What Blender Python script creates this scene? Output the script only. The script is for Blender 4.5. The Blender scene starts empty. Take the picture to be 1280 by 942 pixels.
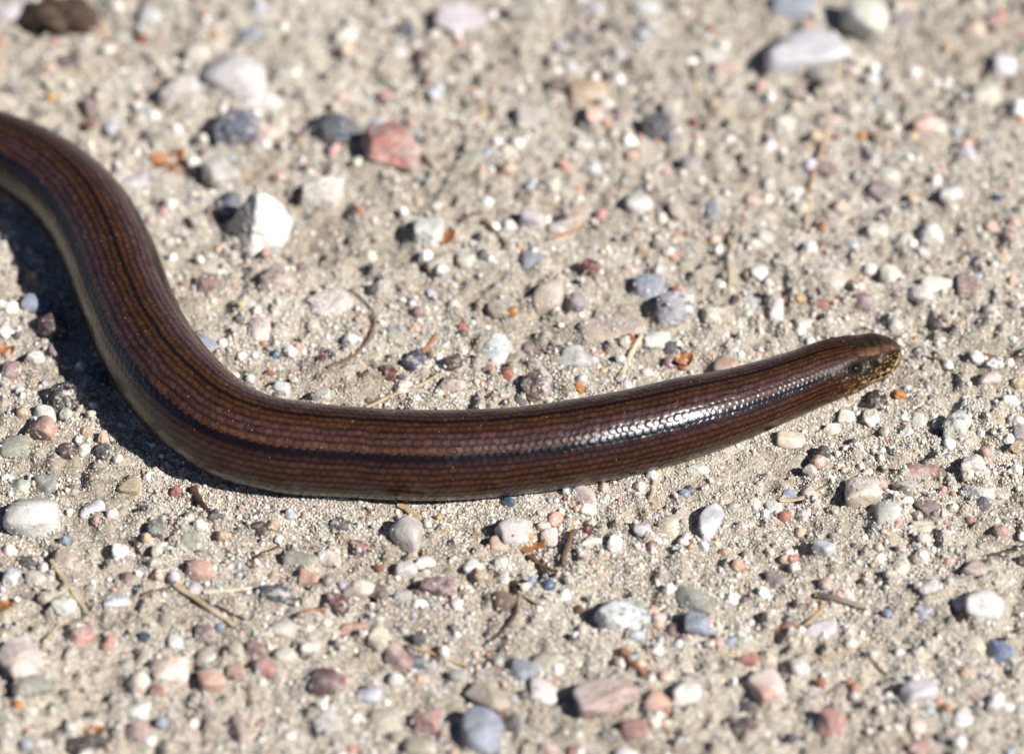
import bpy, bmesh, math, random
import numpy as np
from mathutils import Vector, Matrix

# ------------------------------------------------------------------ camera, sky, sun, exposure
MM = 0.001
scene = bpy.context.scene
col = scene.collection
ELEV = math.radians(42.0)      # camera looks down at the path by this much
DIST = 0.70
cam_d = bpy.data.cameras.new('camera')
cam = bpy.data.objects.new('camera', cam_d)
col.objects.link(cam)
cam.location = (0, -DIST*math.cos(ELEV), DIST*math.sin(ELEV))
cam.rotation_euler = (math.pi/2 - ELEV, 0, 0)
cam_d.sensor_width = 36
cam_d.lens = 180.0
cam_d.clip_start = 0.02
cam_d.clip_end = 400
cam_d.dof.use_dof = True
cam_d.dof.focus_distance = 0.686
cam_d.dof.aperture_fstop = 11.2
cam_d.dof.aperture_blades = 7
scene.camera = cam

SUN_DIR = Vector((0.62, -0.41, 0.66)).normalized()      # towards the sun
world = bpy.data.worlds.new('World')
scene.world = world
world.use_nodes = True
wn = world.node_tree
bg = wn.nodes['Background']
sky = wn.nodes.new('ShaderNodeTexSky')
sky.sky_type = 'NISHITA'
sky.sun_disc = False
sky.air_density = 0.5
sky.dust_density = 0.1
sky.sun_elevation = math.asin(SUN_DIR.z)
sky.sun_rotation = math.atan2(SUN_DIR.x, SUN_DIR.y)
bg.inputs['Strength'].default_value = 0.05
wn.links.new(sky.outputs[0], bg.inputs['Color'])
sun_d = bpy.data.lights.new('sun', 'SUN')
sun_d.energy = 5.0
sun_d.angle = math.radians(0.53)
sun_d.color = (1.0, 0.955, 0.885)
sun = bpy.data.objects.new('sun', sun_d)
sun.rotation_euler = SUN_DIR.to_track_quat('Z', 'Y').to_euler()
col.objects.link(sun)
scene.view_settings.view_transform = 'Standard'
scene.view_settings.look = 'None'
scene.view_settings.gamma = 1.0
scene.view_settings.exposure = 0.54
scene.cycles.max_bounces = 4
scene.cycles.diffuse_bounces = 2
scene.cycles.glossy_bounces = 2
scene.cycles.transmission_bounces = 2

# ------------------------------------------------------------------ what lies where (millimetres on the ground)
PEBBLES = [  # x, y, z of centre, semi-axes (mm), yaw, kind, colour r g b, label
    (-35.42, 30.21, 2.8, 4.58, 4.35, 4.67, 0.15, 't', 0.684, 0.671, 0.652, 'large white triangular stone with a pointed tip'),
    (43.46, 70.25, 0.54, 6.48, 3.75, 2.7, 0.16, 's', 0.535, 0.533, 0.593, 'largest bluish grey stone with a smooth surface'),
    (-40.54, 64.19, 0.92, 4.83, 3.2, 2.72, -0.36, 's', 0.575, 0.547, 0.575, 'big lavender oval pebble with a smooth surface'),
    (-17.73, 47.24, 1.5, 4.65, 2.94, 2.5, -0.16, 'a', 0.414, 0.18, 0.153, 'large angular red stone with blunt corners'),
    (-63.49, -29.71, 1.22, 3.72, 2.86, 2.43, 0.31, 's', 0.516, 0.518, 0.481, 'big smooth greenish white oval pebble resting on the sand'),
    (14.3, -46.69, 0.73, 3.49, 2.85, 2.42, 0.38, 'g', 0.513, 0.56, 0.583, 'big pale blue-white angular stone with a speckled grain'),
    (12.3, -62.52, 0.95, 4.22, 2.24, 1.9, 0.31, 'a', 0.384, 0.286, 0.267, 'large brown-pink stone with blunt corners'),
    (52.07, 77.06, 1.29, 3.87, 3.02, 2.57, -0.86, 's', 0.578, 0.56, 0.482, 'long cream stone with a smooth surface'),
    (13.68, 8.42, -0.76, 4.57, 3.12, 2.24, 0.1, 'm', 0.449, 0.36, 0.308, 'broad flat beige stone sunk into the sand'),
    (-39.89, 52.85, 0.81, 3.28, 3.16, 2.69, -0.0, 'g', 0.077, 0.107, 0.172, 'slate-blue pebble with pink patches with a speckled grain'),
    (-3.99, -68.25, 0.89, 2.62, 3.05, 2.23, -0.5, 's', 0.247, 0.287, 0.367, 'big blue-grey curved stone with a smooth surface'),
    (-25.8, 52.67, 1.42, 2.78, 3.58, 2.37, 1.2, 's', 0.054, 0.07, 0.107, 'smooth slate pebble resting on the sand'),
    (-62.77, -57.67, 1.4, 2.74, 2.81, 2.33, 0.71, 'a', 0.557, 0.465, 0.442, 'large pink-white split stone with blunt corners'),
    (-6.5, 79.44, -0.92, 4.89, 2.9, 2.08, -0.0, 'm', 0.56, 0.52, 0.578, 'broad flat lavender stone sunk into the sand'),
    (-2.63, 4.96, -0.8, 3.5, 3.25, 2.34, -0.0, 'm', 0.506, 0.561, 0.574, 'flat pale blue-grey stone sunk into the sand'),
    (-27.57, 37.88, 0.92, 2.94, 2.7, 2.29, -0.26, 'a', 0.595, 0.566, 0.53, 'mid-sized greenish white angular pebble close to the white triangular stone'),
    (-48.43, 61.38, 1.17, 2.91, 2.76, 2.35, -0.0, 'a', 0.653, 0.617, 0.596, 'mid-sized white angular pebble nearest to the big lavender oval pebble'),
    (61.51, -46.1, 1.11, 2.18, 2.66, 1.86, 1.45, 's', 0.65, 0.608, 0.605, 'bright white pebble with a smooth surface'),
    (-2.79, -61.37, 0.63, 2.9, 1.86, 1.58, -0.75, 'a', 0.423, 0.366, 0.303, 'mid-sized sandy grey angular pebble nearest to the big blue-grey curved stone'),
    (0.56, -30.9, 0.53, 2.55, 2.08, 1.77, 0.38, 'a', 0.503, 0.471, 0.469, 'mid-sized pale grey angular pebble nearest to the upright brown pebble'),
    (22.29, 12.51, 0.96, 2.52, 2.26, 1.92, -0.0, 'g', 0.538, 0.537, 0.615, 'white and blue-grey granite pebble with a speckled grain'),
    (23.88, -43.86, 0.59, 2.83, 1.75, 1.49, -0.36, 's', 0.261, 0.265, 0.233, 'greenish beige oval pebble with a smooth surface'),
    (5.18, 15.47, 0.79, 2.39, 2.33, 1.98, -0.0, 's', 0.451, 0.363, 0.304, 'round beige-pink pebble with a smooth surface'),
    (-43.83, -56.84, -0.59, 2.74, 2.43, 1.75, -0.0, 'm', 0.561, 0.42, 0.324, 'mid-sized peach half-buried pebble close to the salmon-orange oval pebble'),
    (-36.23, 60.48, -0.23, 3.82, 2.24, 1.61, 0.13, 'm', 0.7, 0.651, 0.623, 'mid-sized white half-buried pebble close to the big lavender oval pebble'),
    (10.62, 60.27, 0.51, 3.0, 2.02, 1.71, -0.0, 's', 0.441, 0.33, 0.228, 'large tan pebble with a smooth surface'),
    (-14.14, -31.91, 1.13, 2.22, 2.24, 1.89, -0.26, 's', 0.509, 0.485, 0.464, "rounded beige-white pebble just below the worm's belly beside the ochre straw"),
    (46.81, -24.11, 0.88, 2.42, 2.06, 1.75, -0.0, 'q', 0.573, 0.494, 0.404, 'beige translucent oval pebble with a glassy surface'),
    (32.58, -60.21, 0.88, 2.08, 2.17, 1.77, 0.5, 'a', 0.46, 0.298, 0.242, 'salmon-mauve angular stone with a small red pebble at its edge'),
    (-32.8, 19.21, 0.55, 2.5, 2.14, 1.82, -0.0, 'g', 0.4, 0.288, 0.261, 'mid-sized dusty pink speckled pebble close to the flat lavender-pink stone'),
    (68.44, 60.67, 1.18, 2.3, 2.51, 1.96, -0.0, 's', 0.546, 0.529, 0.477, 'round greenish white pebble with a smooth surface'),
    (10.17, 74.76, 0.12, 3.65, 1.61, 1.16, -0.38, 'g', 0.093, 0.091, 0.091, 'mid-sized dark grey speckled pebble close to the large tan pebble'),
    (-23.43, -59.43, 0.86, 2.19, 2.02, 1.72, -0.13, 'q', 0.139, 0.033, 0.036, 'glossy dark red stone with a glassy surface'),
    (8.5, 2.56, 0.65, 2.55, 1.92, 1.63, -0.0, 'a', 0.476, 0.47, 0.468, 'grey-white angular stone with blunt corners'),
    (51.51, -61.56, 0.69, 2.02, 2.09, 1.72, 0.5, 'a', 0.576, 0.535, 0.584, 'mid-sized lavender angular pebble close to the rose-red stone'),
    (-61.0, -61.37, 0.11, 2.73, 1.53, 1.1, 0.26, 'm', 0.26, 0.268, 0.232, 'mid-sized greenish grey elongated pebble close to the large pink-white split stone'),
    (-25.03, 14.81, -0.23, 3.04, 2.26, 1.62, 0.31, 'm', 0.591, 0.503, 0.477, 'flat lavender-pink stone sunk into the sand'),
    (3.39, -3.21, 1.07, 2.1, 2.15, 1.79, -0.0, 'g', 0.262, 0.167, 0.171, 'mauve granite pebble with a speckled grain'),
    (-11.79, 28.3, 0.87, 2.04, 2.36, 1.73, -0.0, 'a', 0.642, 0.638, 0.612, 'mid-sized white angular pebble nearest to the flat lavender-pink stone'),
    (-61.25, -6.05, 0.88, 2.15, 2.08, 1.77, -0.0, 'g', 0.027, 0.024, 0.025, 'black and white speckled stone with a speckled grain'),
    (-41.65, 42.44, 0.46, 2.36, 2.08, 1.77, 0.5, 'a', 0.46, 0.441, 0.433, 'mid-sized pale grey angular pebble nearest to the slate-blue pebble with pink patches'),
    (41.75, 81.93, -0.23, 3.27, 2.29, 1.65, -0.0, 'm', 0.24, 0.275, 0.36, 'mid-sized blue-grey half-buried pebble nearest to the long cream stone'),
    (26.3, -28.5, 0.35, 3.01, 1.39, 1.18, 1.17, 's', 0.499, 0.527, 0.574, 'elongated pale blue-grey stone with a smooth surface'),
    (21.44, 51.94, 0.91, 1.79, 2.74, 1.52, 1.45, 'g', 0.058, 0.075, 0.111, 'rough slate pebble with a speckled grain'),
    (-34.76, 9.27, -0.78, 2.47, 2.55, 1.78, -0.0, 'm', 0.649, 0.539, 0.513, 'mid-sized pinkish white half-buried pebble close to the flat lavender-pink stone'),
    (-30.66, -43.68, 0.83, 2.42, 1.64, 1.39, 0.13, 'g', 0.056, 0.073, 0.106, 'dark slate pebble at the tip of the pale knobbly straw'),
    (-14.68, -54.36, 0.47, 1.86, 2.07, 1.58, 1.2, 'a', 0.373, 0.192, 0.173, 'mid-sized rose-red angular pebble close to the glossy dark red stone'),
    (-66.65, -14.53, 0.14, 2.13, 1.96, 1.41, -0.0, 'm', 0.292, 0.293, 0.25, 'mid-sized greenish grey rounded pebble nearest to the black and white speckled stone'),
    (-73.8, 82.01, 0.12, 3.07, 1.63, 1.17, 0.26, 'm', 0.555, 0.516, 0.571, 'lavender stone lying right beside the dark bark chunk'),
    (60.05, -10.89, 0.81, 1.9, 2.13, 1.61, -0.0, 'g', 0.515, 0.524, 0.474, 'speckled white round pebble with a speckled grain'),
    (-63.16, 8.66, 0.86, 2.09, 2.01, 1.71, -0.0, 's', 0.076, 0.046, 0.048, "dark purple-brown stone lying in the slow worm's shadow"),
    (-53.98, -69.65, 0.35, 2.53, 1.38, 1.18, 0.13, 'a', 0.026, 0.023, 0.025, 'mid-sized blackish angular pebble close to the large pink-white split stone'),
    (1.43, -56.6, -0.22, 2.21, 2.25, 1.59, -0.0, 'm', 0.226, 0.262, 0.337, 'mid-sized blue-grey half-buried pebble nearest to the large brown-pink stone'),
    (-16.09, -64.81, -0.54, 2.19, 2.22, 1.58, -0.0, 'm', 0.384, 0.349, 0.288, 'mid-sized sandy grey half-buried pebble nearest to the glossy dark red stone'),
    (-19.09, 34.8, -0.21, 2.93, 2.04, 1.47, -0.0, 'm', 0.384, 0.326, 0.276, 'mid-sized sandy grey half-buried pebble nearest to the large angular red stone'),
    (3.2, 55.14, -0.41, 2.59, 2.38, 1.71, -0.0, 'm', 0.375, 0.33, 0.285, 'mid-sized sandy grey half-buried pebble nearest to the large tan pebble'),
    (-47.62, -67.86, 0.6, 1.89, 1.78, 1.51, 0.26, 'a', 0.343, 0.183, 0.165, 'small rose-red angular pebble nearest to the large pink-white split stone'),
    (-1.51, 13.62, 0.13, 2.19, 1.82, 1.31, -0.0, 'a', 0.388, 0.352, 0.298, 'mid-sized sandy grey angular pebble nearest to the round beige-pink pebble'),
    (54.94, -18.86, 0.58, 2.12, 1.72, 1.46, -0.0, 'a', 0.373, 0.196, 0.182, 'small rose-red angular pebble nearest to the speckled white round pebble'),
    (-34.42, -66.72, 0.34, 2.45, 1.33, 1.13, 1.83, 'a', 0.371, 0.286, 0.253, 'small dusty pink angular pebble close to the glossy dark red stone'),
    (-28.02, -36.79, -0.06, 2.48, 1.98, 1.43, -0.26, 's', 0.305, 0.299, 0.254, 'mid-sized greenish grey rounded pebble nearest to the dark slate pebble by the dry grass'),
    (-10.65, -65.23, 0.54, 2.03, 1.6, 1.36, -0.21, 'a', 0.367, 0.19, 0.183, 'small rose-red angular pebble nearest to the big blue-grey curved stone'),
    (-17.21, -51.63, 0.44, 1.88, 1.73, 1.47, -0.0, 'a', 0.593, 0.555, 0.449, 'small translucent beige angular pebble close to the purple-red elongated pebble'),
    (40.56, -66.72, 0.72, 1.85, 1.7, 1.45, -0.26, 'a', 0.351, 0.178, 0.167, 'rose-red stone with blunt corners'),
    (-9.68, -41.91, 0.51, 2.23, 1.49, 1.26, -0.21, 'g', 0.267, 0.181, 0.18, 'small mauve speckled pebble close to the upright brown pebble'),
    (-11.65, -69.52, 0.41, 1.95, 1.59, 1.35, -0.0, 's', 0.389, 0.363, 0.292, 'small sandy grey rounded pebble nearest to the big blue-grey curved stone'),
    (4.09, -55.34, 0.12, 1.86, 1.69, 1.22, -0.0, 'm', 0.38, 0.354, 0.285, 'small sandy grey rounded pebble nearest to the large brown-pink stone'),
    (24.1, -49.02, 0.74, 1.75, 1.82, 1.49, -0.0, 'a', 0.229, 0.26, 0.347, 'small blue-grey angular pebble close to the greenish beige oval pebble'),
    (61.54, -19.37, 0.46, 1.88, 1.8, 1.53, -0.0, 'a', 0.581, 0.509, 0.486, 'small pinkish white angular pebble nearest to the speckled white round pebble'),
    (55.76, -26.78, 0.22, 2.19, 1.51, 1.09, -0.86, 'a', 0.235, 0.152, 0.158, 'small mauve angular pebble nearest to the round cream-white pebble'),
    (62.15, -24.13, 0.12, 1.94, 1.71, 1.23, -0.0, 'a', 0.678, 0.664, 0.635, 'small white angular pebble nearest to the round cream-white pebble'),
    (60.26, 53.77, 0.57, 2.29, 1.69, 1.43, -0.0, 's', 0.613, 0.43, 0.376, 'smooth pale pink pebble resting on the sand'),
    (-40.25, 36.54, 0.13, 1.76, 2.07, 1.27, -0.0, 'm', 0.081, 0.115, 0.174, 'small slate-blue rounded pebble nearest to the white triangular stone'),
    (-53.88, 42.52, -0.69, 2.95, 1.76, 1.27, -0.0, 'm', 0.55, 0.522, 0.569, 'mid-sized lavender half-buried pebble close to the slate-blue pebble with pink patches'),
    (-63.06, -12.83, 0.34, 2.13, 1.53, 1.3, -0.61, 'a', 0.437, 0.272, 0.217, 'small salmon angular pebble nearest to the black and white speckled stone'),
    (44.82, 20.57, -0.53, 2.15, 2.3, 1.55, -0.0, 'm', 0.637, 0.57, 0.501, 'mid-sized cream half-buried pebble close to the upright greyish white oval pebble'),
    (22.19, -61.36, 0.37, 1.72, 1.68, 1.43, -0.0, 'a', 0.675, 0.659, 0.622, 'small white angular pebble nearest to the large brown-pink stone'),
    (-23.48, -64.75, -0.47, 1.93, 2.09, 1.39, -0.0, 'm', 0.467, 0.446, 0.431, 'mid-sized pale grey half-buried pebble close to the glossy dark red stone'),
    (-40.52, -39.85, 0.51, 2.02, 1.49, 1.27, -0.16, 's', 0.466, 0.289, 0.237, 'salmon-orange oval pebble with a smooth surface'),
    (1.65, 79.73, 0.36, 2.35, 1.62, 1.38, -0.0, 'm', 0.38, 0.35, 0.278, 'mid-sized sandy grey elongated pebble close to the broad flat lavender stone'),
    (-22.92, -45.11, 0.61, 2.01, 1.44, 1.23, -0.67, 'g', 0.127, 0.035, 0.04, 'purple-red elongated pebble with a speckled grain'),
    (49.9, -28.1, 0.86, 1.68, 1.78, 1.43, -0.0, 's', 0.576, 0.571, 0.526, 'round cream-white pebble with a smooth surface'),
    (29.97, 70.64, 0.33, 2.43, 1.5, 1.28, 0.21, 'a', 0.51, 0.507, 0.488, 'mid-sized pale grey angular pebble nearest to the largest bluish grey stone'),
    (19.18, 17.8, -0.2, 2.01, 2.29, 1.45, -0.0, 'm', 0.234, 0.268, 0.357, 'mid-sized blue-grey half-buried pebble nearest to the white and blue-grey granite pebble'),
    (59.36, -52.27, 0.11, 1.87, 1.51, 1.08, 0.71, 'q', 0.606, 0.557, 0.459, 'small translucent beige glassy pebble close to the clear blue pebble'),
    (-19.91, -42.43, 0.6, 1.4, 2.02, 1.19, 1.39, 's', 0.473, 0.375, 0.331, 'beige upright oval pebble with a smooth surface'),
    (50.88, 68.62, 0.35, 2.22, 1.6, 1.36, -0.86, 'm', 0.674, 0.612, 0.51, 'small cream elongated pebble nearest to the largest bluish grey stone'),
    (4.06, -60.52, -0.05, 1.85, 2.05, 1.33, -0.0, 'm', 0.611, 0.534, 0.517, 'small pinkish white rounded pebble close to the large brown-pink stone'),
    (-8.42, -2.26, 0.59, 1.73, 1.75, 1.47, 0.71, 'g', 0.389, 0.295, 0.271, 'small dusty pink speckled pebble close to the flat pale blue-grey stone'),
    (6.44, 63.08, 0.38, 1.71, 2.02, 1.45, -0.0, 'a', 0.131, 0.085, 0.062, 'small brown angular pebble close to the large tan pebble'),
    (-19.91, 56.47, 0.35, 1.6, 2.11, 1.36, -0.0, 'a', 0.531, 0.5, 0.56, 'small lavender angular pebble nearest to the smooth slate pebble'),
    (44.89, 65.52, 0.38, 2.01, 1.71, 1.45, -0.0, 's', 0.256, 0.264, 0.23, 'small greenish grey rounded pebble nearest to the largest bluish grey stone'),
    (59.52, 19.28, 0.65, 1.27, 2.4, 1.08, 1.51, 's', 0.58, 0.59, 0.524, 'upright greyish white oval pebble with a smooth surface'),
    (-29.41, -49.2, 0.37, 1.82, 1.44, 1.22, -0.0, 's', 0.394, 0.363, 0.29, 'small sandy grey rounded pebble nearest to the dark slate pebble by the dry grass'),
    (63.01, -53.25, 0.38, 1.49, 1.73, 1.27, -0.0, 's', 0.16, 0.217, 0.346, 'clear blue pebble with a smooth surface'),
    (40.07, 55.11, -0.66, 2.19, 2.08, 1.5, -0.0, 'm', 0.577, 0.565, 0.508, 'mid-sized greenish white half-buried pebble close to the largest bluish grey stone'),
    (-66.02, 13.87, 0.31, 2.1, 1.42, 1.2, -0.0, 'm', 0.229, 0.261, 0.349, "small blue-grey elongated pebble nearest to the dark purple-brown stone in the worm's shadow"),
    (17.96, 35.4, 0.37, 1.66, 1.86, 1.41, 0.71, 'm', 0.483, 0.474, 0.458, 'small pale grey rounded pebble nearest to the rough slate pebble'),
    (72.13, 66.93, 0.38, 1.71, 1.92, 1.46, -0.0, 'm', 0.544, 0.526, 0.578, 'small lavender rounded pebble nearest to the round greenish white pebble'),
    (37.51, -12.65, 0.52, 1.82, 1.53, 1.3, -0.13, 'q', 0.567, 0.498, 0.397, 'cream-yellow quartz pebble with a glassy surface'),
    (-10.19, 22.56, -0.18, 1.83, 2.3, 1.32, -0.0, 'm', 0.388, 0.361, 0.292, 'mid-sized sandy grey half-buried pebble nearest to the flat lavender-pink stone'),
    (-13.55, 2.42, 0.68, 1.79, 1.6, 1.36, 0.9, 'g', 0.057, 0.071, 0.111, 'small dark slate speckled pebble close to the flat pale blue-grey stone'),
    (-65.71, -22.43, 0.34, 1.69, 1.56, 1.32, -0.0, 'a', 0.517, 0.542, 0.477, 'small greenish white angular pebble close to the big smooth greenish white oval pebble'),
    (52.54, -22.46, 0.11, 1.69, 1.56, 1.12, -0.0, 'a', 0.365, 0.344, 0.28, 'small sandy grey angular pebble close to the beige translucent oval pebble'),
    (-55.63, -51.51, 0.48, 1.74, 1.41, 1.2, 0.86, 'a', 0.431, 0.189, 0.159, 'small brick-red angular pebble nearest to the large pink-white split stone'),
    (39.97, -49.26, 0.17, 2.1, 1.17, 0.84, 0.16, 'a', 0.512, 0.488, 0.529, 'small lavender angular pebble nearest to the salmon-mauve stone edged by a red pebble'),
    (29.45, 2.43, 0.52, 1.81, 1.52, 1.29, -0.0, 's', 0.433, 0.282, 0.223, "salmon-pink pebble touching the far side of the slow worm's back"),
    (18.43, -63.09, 0.35, 1.72, 1.38, 1.17, 0.45, 's', 0.467, 0.299, 0.235, 'small salmon rounded pebble nearest to the large brown-pink stone'),
    (9.18, 34.37, -0.3, 1.75, 2.33, 1.26, -0.0, 'm', 0.393, 0.298, 0.259, 'mid-sized dusty pink half-buried pebble close to the round beige-pink pebble'),
    (-56.66, -2.13, 0.33, 1.5, 1.79, 1.28, -0.0, 'm', 0.072, 0.103, 0.16, 'small slate-blue rounded pebble nearest to the black and white speckled stone'),
    (63.76, 19.35, -0.18, 1.77, 2.24, 1.27, -0.0, 'a', 0.266, 0.177, 0.169, 'mid-sized mauve half-buried pebble close to the upright greyish white oval pebble'),
    (-38.35, -59.2, 0.37, 1.62, 1.46, 1.24, 0.38, 'a', 0.458, 0.282, 0.223, 'small salmon angular pebble nearest to the large pink-white split stone'),
    (-19.58, -33.31, -0.53, 2.09, 1.68, 1.21, -0.0, 'g', 0.349, 0.18, 0.168, 'small rose-red half-buried pebble close to the beige-white pebble near the ochre straw'),
    (-58.91, -36.91, -0.18, 1.77, 1.94, 1.27, -0.0, 'm', 0.439, 0.372, 0.302, 'small beige-pink half-buried pebble close to the big smooth greenish white oval pebble'),
    (46.72, 61.51, 0.37, 1.8, 1.66, 1.41, -0.0, 's', 0.392, 0.294, 0.207, 'small tan rounded pebble close to the largest bluish grey stone'),
    (-65.44, 69.6, 0.11, 2.02, 1.5, 1.08, -0.0, 'm', 0.075, 0.044, 0.05, 'small dark purple-brown rounded pebble nearest to the lavender stone beside the dark bark chunk'),
    (15.08, 77.5, 0.33, 2.04, 1.51, 1.28, -0.26, 'a', 0.086, 0.082, 0.084, 'small dark grey angular pebble close to the large tan pebble'),
    (-55.52, -27.27, 0.11, 1.57, 1.55, 1.12, -0.0, 'm', 0.517, 0.516, 0.578, 'small bluish white rounded pebble nearest to the big smooth greenish white oval pebble'),
    (52.54, 39.35, 0.37, 1.67, 1.66, 1.41, -0.71, 'a', 0.247, 0.162, 0.157, 'small mauve angular pebble nearest to the smooth pale pink pebble'),
    (15.54, -67.91, 0.29, 1.64, 1.33, 1.13, -0.0, 'm', 0.334, 0.174, 0.161, 'small rose-red rounded pebble nearest to the large brown-pink stone'),
    (-58.63, -68.08, -0.16, 1.95, 1.56, 1.13, -0.0, 'm', 0.139, 0.088, 0.065, 'small brown half-buried pebble close to the large pink-white split stone'),
    (58.98, 29.52, 0.68, 1.65, 1.6, 1.36, -0.0, 's', 0.651, 0.654, 0.629, 'second nearest small white rounded pebble to the upright greyish white oval pebble'),
    (-51.2, -22.7, 0.39, 1.56, 1.52, 1.29, -0.0, 'a', 0.427, 0.354, 0.238, 'small yellow-ochre angular pebble close to the big smooth greenish white oval pebble'),
    (-42.45, -33.43, -0.15, 1.49, 2.17, 1.07, -0.0, 'q', 0.284, 0.293, 0.239, 'small greenish grey half-buried pebble nearest to the salmon-orange oval pebble'),
    (20.79, -29.18, -0.26, 1.49, 2.18, 1.08, -0.0, 'q', 0.569, 0.506, 0.394, 'small translucent beige half-buried pebble nearest to the elongated pale blue-grey stone'),
    (-20.66, -48.71, 0.25, 1.93, 1.13, 0.96, -0.0, 'a', 0.466, 0.283, 0.225, 'small salmon angular pebble nearest to the purple-red elongated pebble'),
    (-48.03, -63.87, 0.27, 1.72, 1.23, 1.04, -0.13, 's', 0.609, 0.626, 0.588, 'small white elongated pebble nearest to the large pink-white split stone'),
    (29.56, -66.92, 0.29, 1.61, 1.3, 1.1, -0.0, 'm', 0.081, 0.049, 0.053, 'small dark purple-brown rounded pebble nearest to the salmon-mauve stone edged by a red pebble'),
    (22.75, 57.1, 0.35, 1.6, 1.69, 1.36, -0.0, 'm', 0.588, 0.551, 0.482, 'small cream rounded pebble nearest to the rough slate pebble'),
    (-62.23, -22.38, 0.32, 1.47, 1.56, 1.25, -0.0, 'm', 0.264, 0.264, 0.241, 'small greenish grey rounded pebble nearest to the big smooth greenish white oval pebble'),
    (48.55, 22.08, -0.16, 1.54, 2.3, 1.11, -0.0, 'm', 0.555, 0.379, 0.337, 'small pale pink half-buried pebble nearest to the upright greyish white oval pebble'),
    (73.37, 56.35, 0.64, 1.5, 1.8, 1.27, -0.0, 's', 0.617, 0.596, 0.589, 'small white rounded pebble nearest to the round greenish white pebble'),
    (-58.31, -45.92, 0.46, 1.57, 1.37, 1.16, -0.0, 'a', 0.706, 0.701, 0.65, 'small white angular pebble nearest to the large pink-white split stone'),
    (53.68, -46.38, -0.17, 1.82, 1.66, 1.19, -0.0, 'g', 0.221, 0.255, 0.333, 'small blue-grey half-buried pebble nearest to the bright white pebble'),
    (-46.09, 70.64, 0.33, 1.82, 1.5, 1.28, -0.0, 's', 0.607, 0.565, 0.495, 'small cream rounded pebble nearest to the big lavender oval pebble'),
    (-5.5, 46.21, -0.18, 2.07, 1.77, 1.27, -0.0, 'm', 0.271, 0.277, 0.231, 'small greenish grey half-buried pebble nearest to the large angular red stone'),
    (68.06, 75.2, 0.33, 1.83, 1.51, 1.28, -0.0, 'm', 0.549, 0.408, 0.327, 'small peach rounded pebble nearest to the round greenish white pebble'),
    (45.17, 45.06, 0.3, 1.38, 1.88, 1.17, 1.33, 'a', 0.26, 0.168, 0.168, 'small mauve angular pebble nearest to the rough slate pebble'),
    (-51.26, -44.33, -0.16, 1.88, 1.61, 1.16, -0.0, 'm', 0.475, 0.509, 0.557, 'small bluish white half-buried pebble nearest to the salmon-orange oval pebble'),
    (60.81, -38.6, 0.31, 1.77, 1.22, 1.04, -0.54, 'a', 0.337, 0.18, 0.162, 'small rose-red angular pebble nearest to the bright white pebble'),
    (-47.75, -59.25, 0.31, 1.45, 1.42, 1.21, -0.5, 's', 0.58, 0.539, 0.459, 'small cream rounded pebble nearest to the large pink-white split stone'),
    (17.3, -30.68, 0.31, 1.38, 1.58, 1.18, -0.0, 'a', 0.525, 0.505, 0.55, 'small lavender angular pebble nearest to the elongated pale blue-grey stone'),
    (34.64, -39.22, 0.32, 1.48, 1.45, 1.23, -0.0, 'm', 0.269, 0.177, 0.175, 'small mauve rounded pebble nearest to the greenish beige oval pebble'),
    (19.9, 6.76, 0.32, 1.89, 1.24, 1.06, -0.0, 'a', 0.67, 0.649, 0.636, 'small white angular pebble nearest to the white and blue-grey granite pebble'),
    (-1.06, -44.09, 0.44, 1.29, 1.63, 1.1, 1.33, 's', 0.143, 0.091, 0.07, 'upright brown pebble with a smooth surface'),
    (9.72, -24.51, 0.32, 1.5, 1.46, 1.24, -0.0, 'a', 0.57, 0.483, 0.463, 'small pinkish white angular pebble nearest to the elongated pale blue-grey stone'),
    (57.27, -65.43, -0.13, 1.33, 2.09, 0.96, -0.0, 'm', 0.647, 0.618, 0.588, 'small white half-buried pebble nearest to the clear blue pebble'),
    (-31.82, -56.6, 0.45, 1.52, 1.31, 1.12, -0.38, 's', 0.373, 0.186, 0.174, 'small rose-red rounded pebble nearest to the glossy dark red stone'),
    (-1.25, -33.14, 0.28, 1.63, 1.27, 1.08, -0.0, 's', 0.552, 0.428, 0.331, 'small peach rounded pebble nearest to the upright brown pebble'),
    (51.69, 30.81, 0.63, 1.59, 1.48, 1.26, -0.0, 's', 0.563, 0.569, 0.507, 'small greenish white rounded pebble nearest to the upright greyish white oval pebble'),
    (55.07, -7.82, -0.14, 1.34, 2.29, 0.97, -0.0, 'm', 0.581, 0.556, 0.489, 'small cream half-buried pebble nearest to the speckled white round pebble'),
    (-12.38, -54.9, 0.3, 1.45, 1.35, 1.15, -0.0, 'a', 0.079, 0.114, 0.177, 'small slate-blue angular pebble close to the glossy dark red stone'),
    (41.5, 61.06, 0.3, 1.8, 1.38, 1.17, -0.5, 'm', 0.396, 0.306, 0.269, 'small dusty pink rounded pebble nearest to the largest bluish grey stone'),
    (31.27, 66.95, 0.31, 1.81, 1.39, 1.18, -0.0, 'm', 0.544, 0.388, 0.333, 'small pale pink rounded pebble nearest to the largest bluish grey stone'),
    (49.59, -5.08, 0.72, 1.4, 1.55, 1.19, -0.0, 'g', 0.027, 0.024, 0.026, "dark crumbly purple-black stone just below the slow worm's chin"),
    (-26.28, -40.4, 0.28, 1.58, 1.26, 1.07, -0.13, 'a', 0.464, 0.284, 0.221, 'small salmon angular pebble nearest to the dark slate pebble by the dry grass'),
    (-18.27, -61.13, 0.27, 1.55, 1.23, 1.05, -0.0, 's', 0.525, 0.539, 0.617, 'small bluish white rounded pebble nearest to the glossy dark red stone'),
    (-63.16, -8.73, 0.31, 1.53, 1.38, 1.18, -0.0, 's', 0.622, 0.605, 0.597, 'small white rounded pebble nearest to the black and white speckled stone'),
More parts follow.
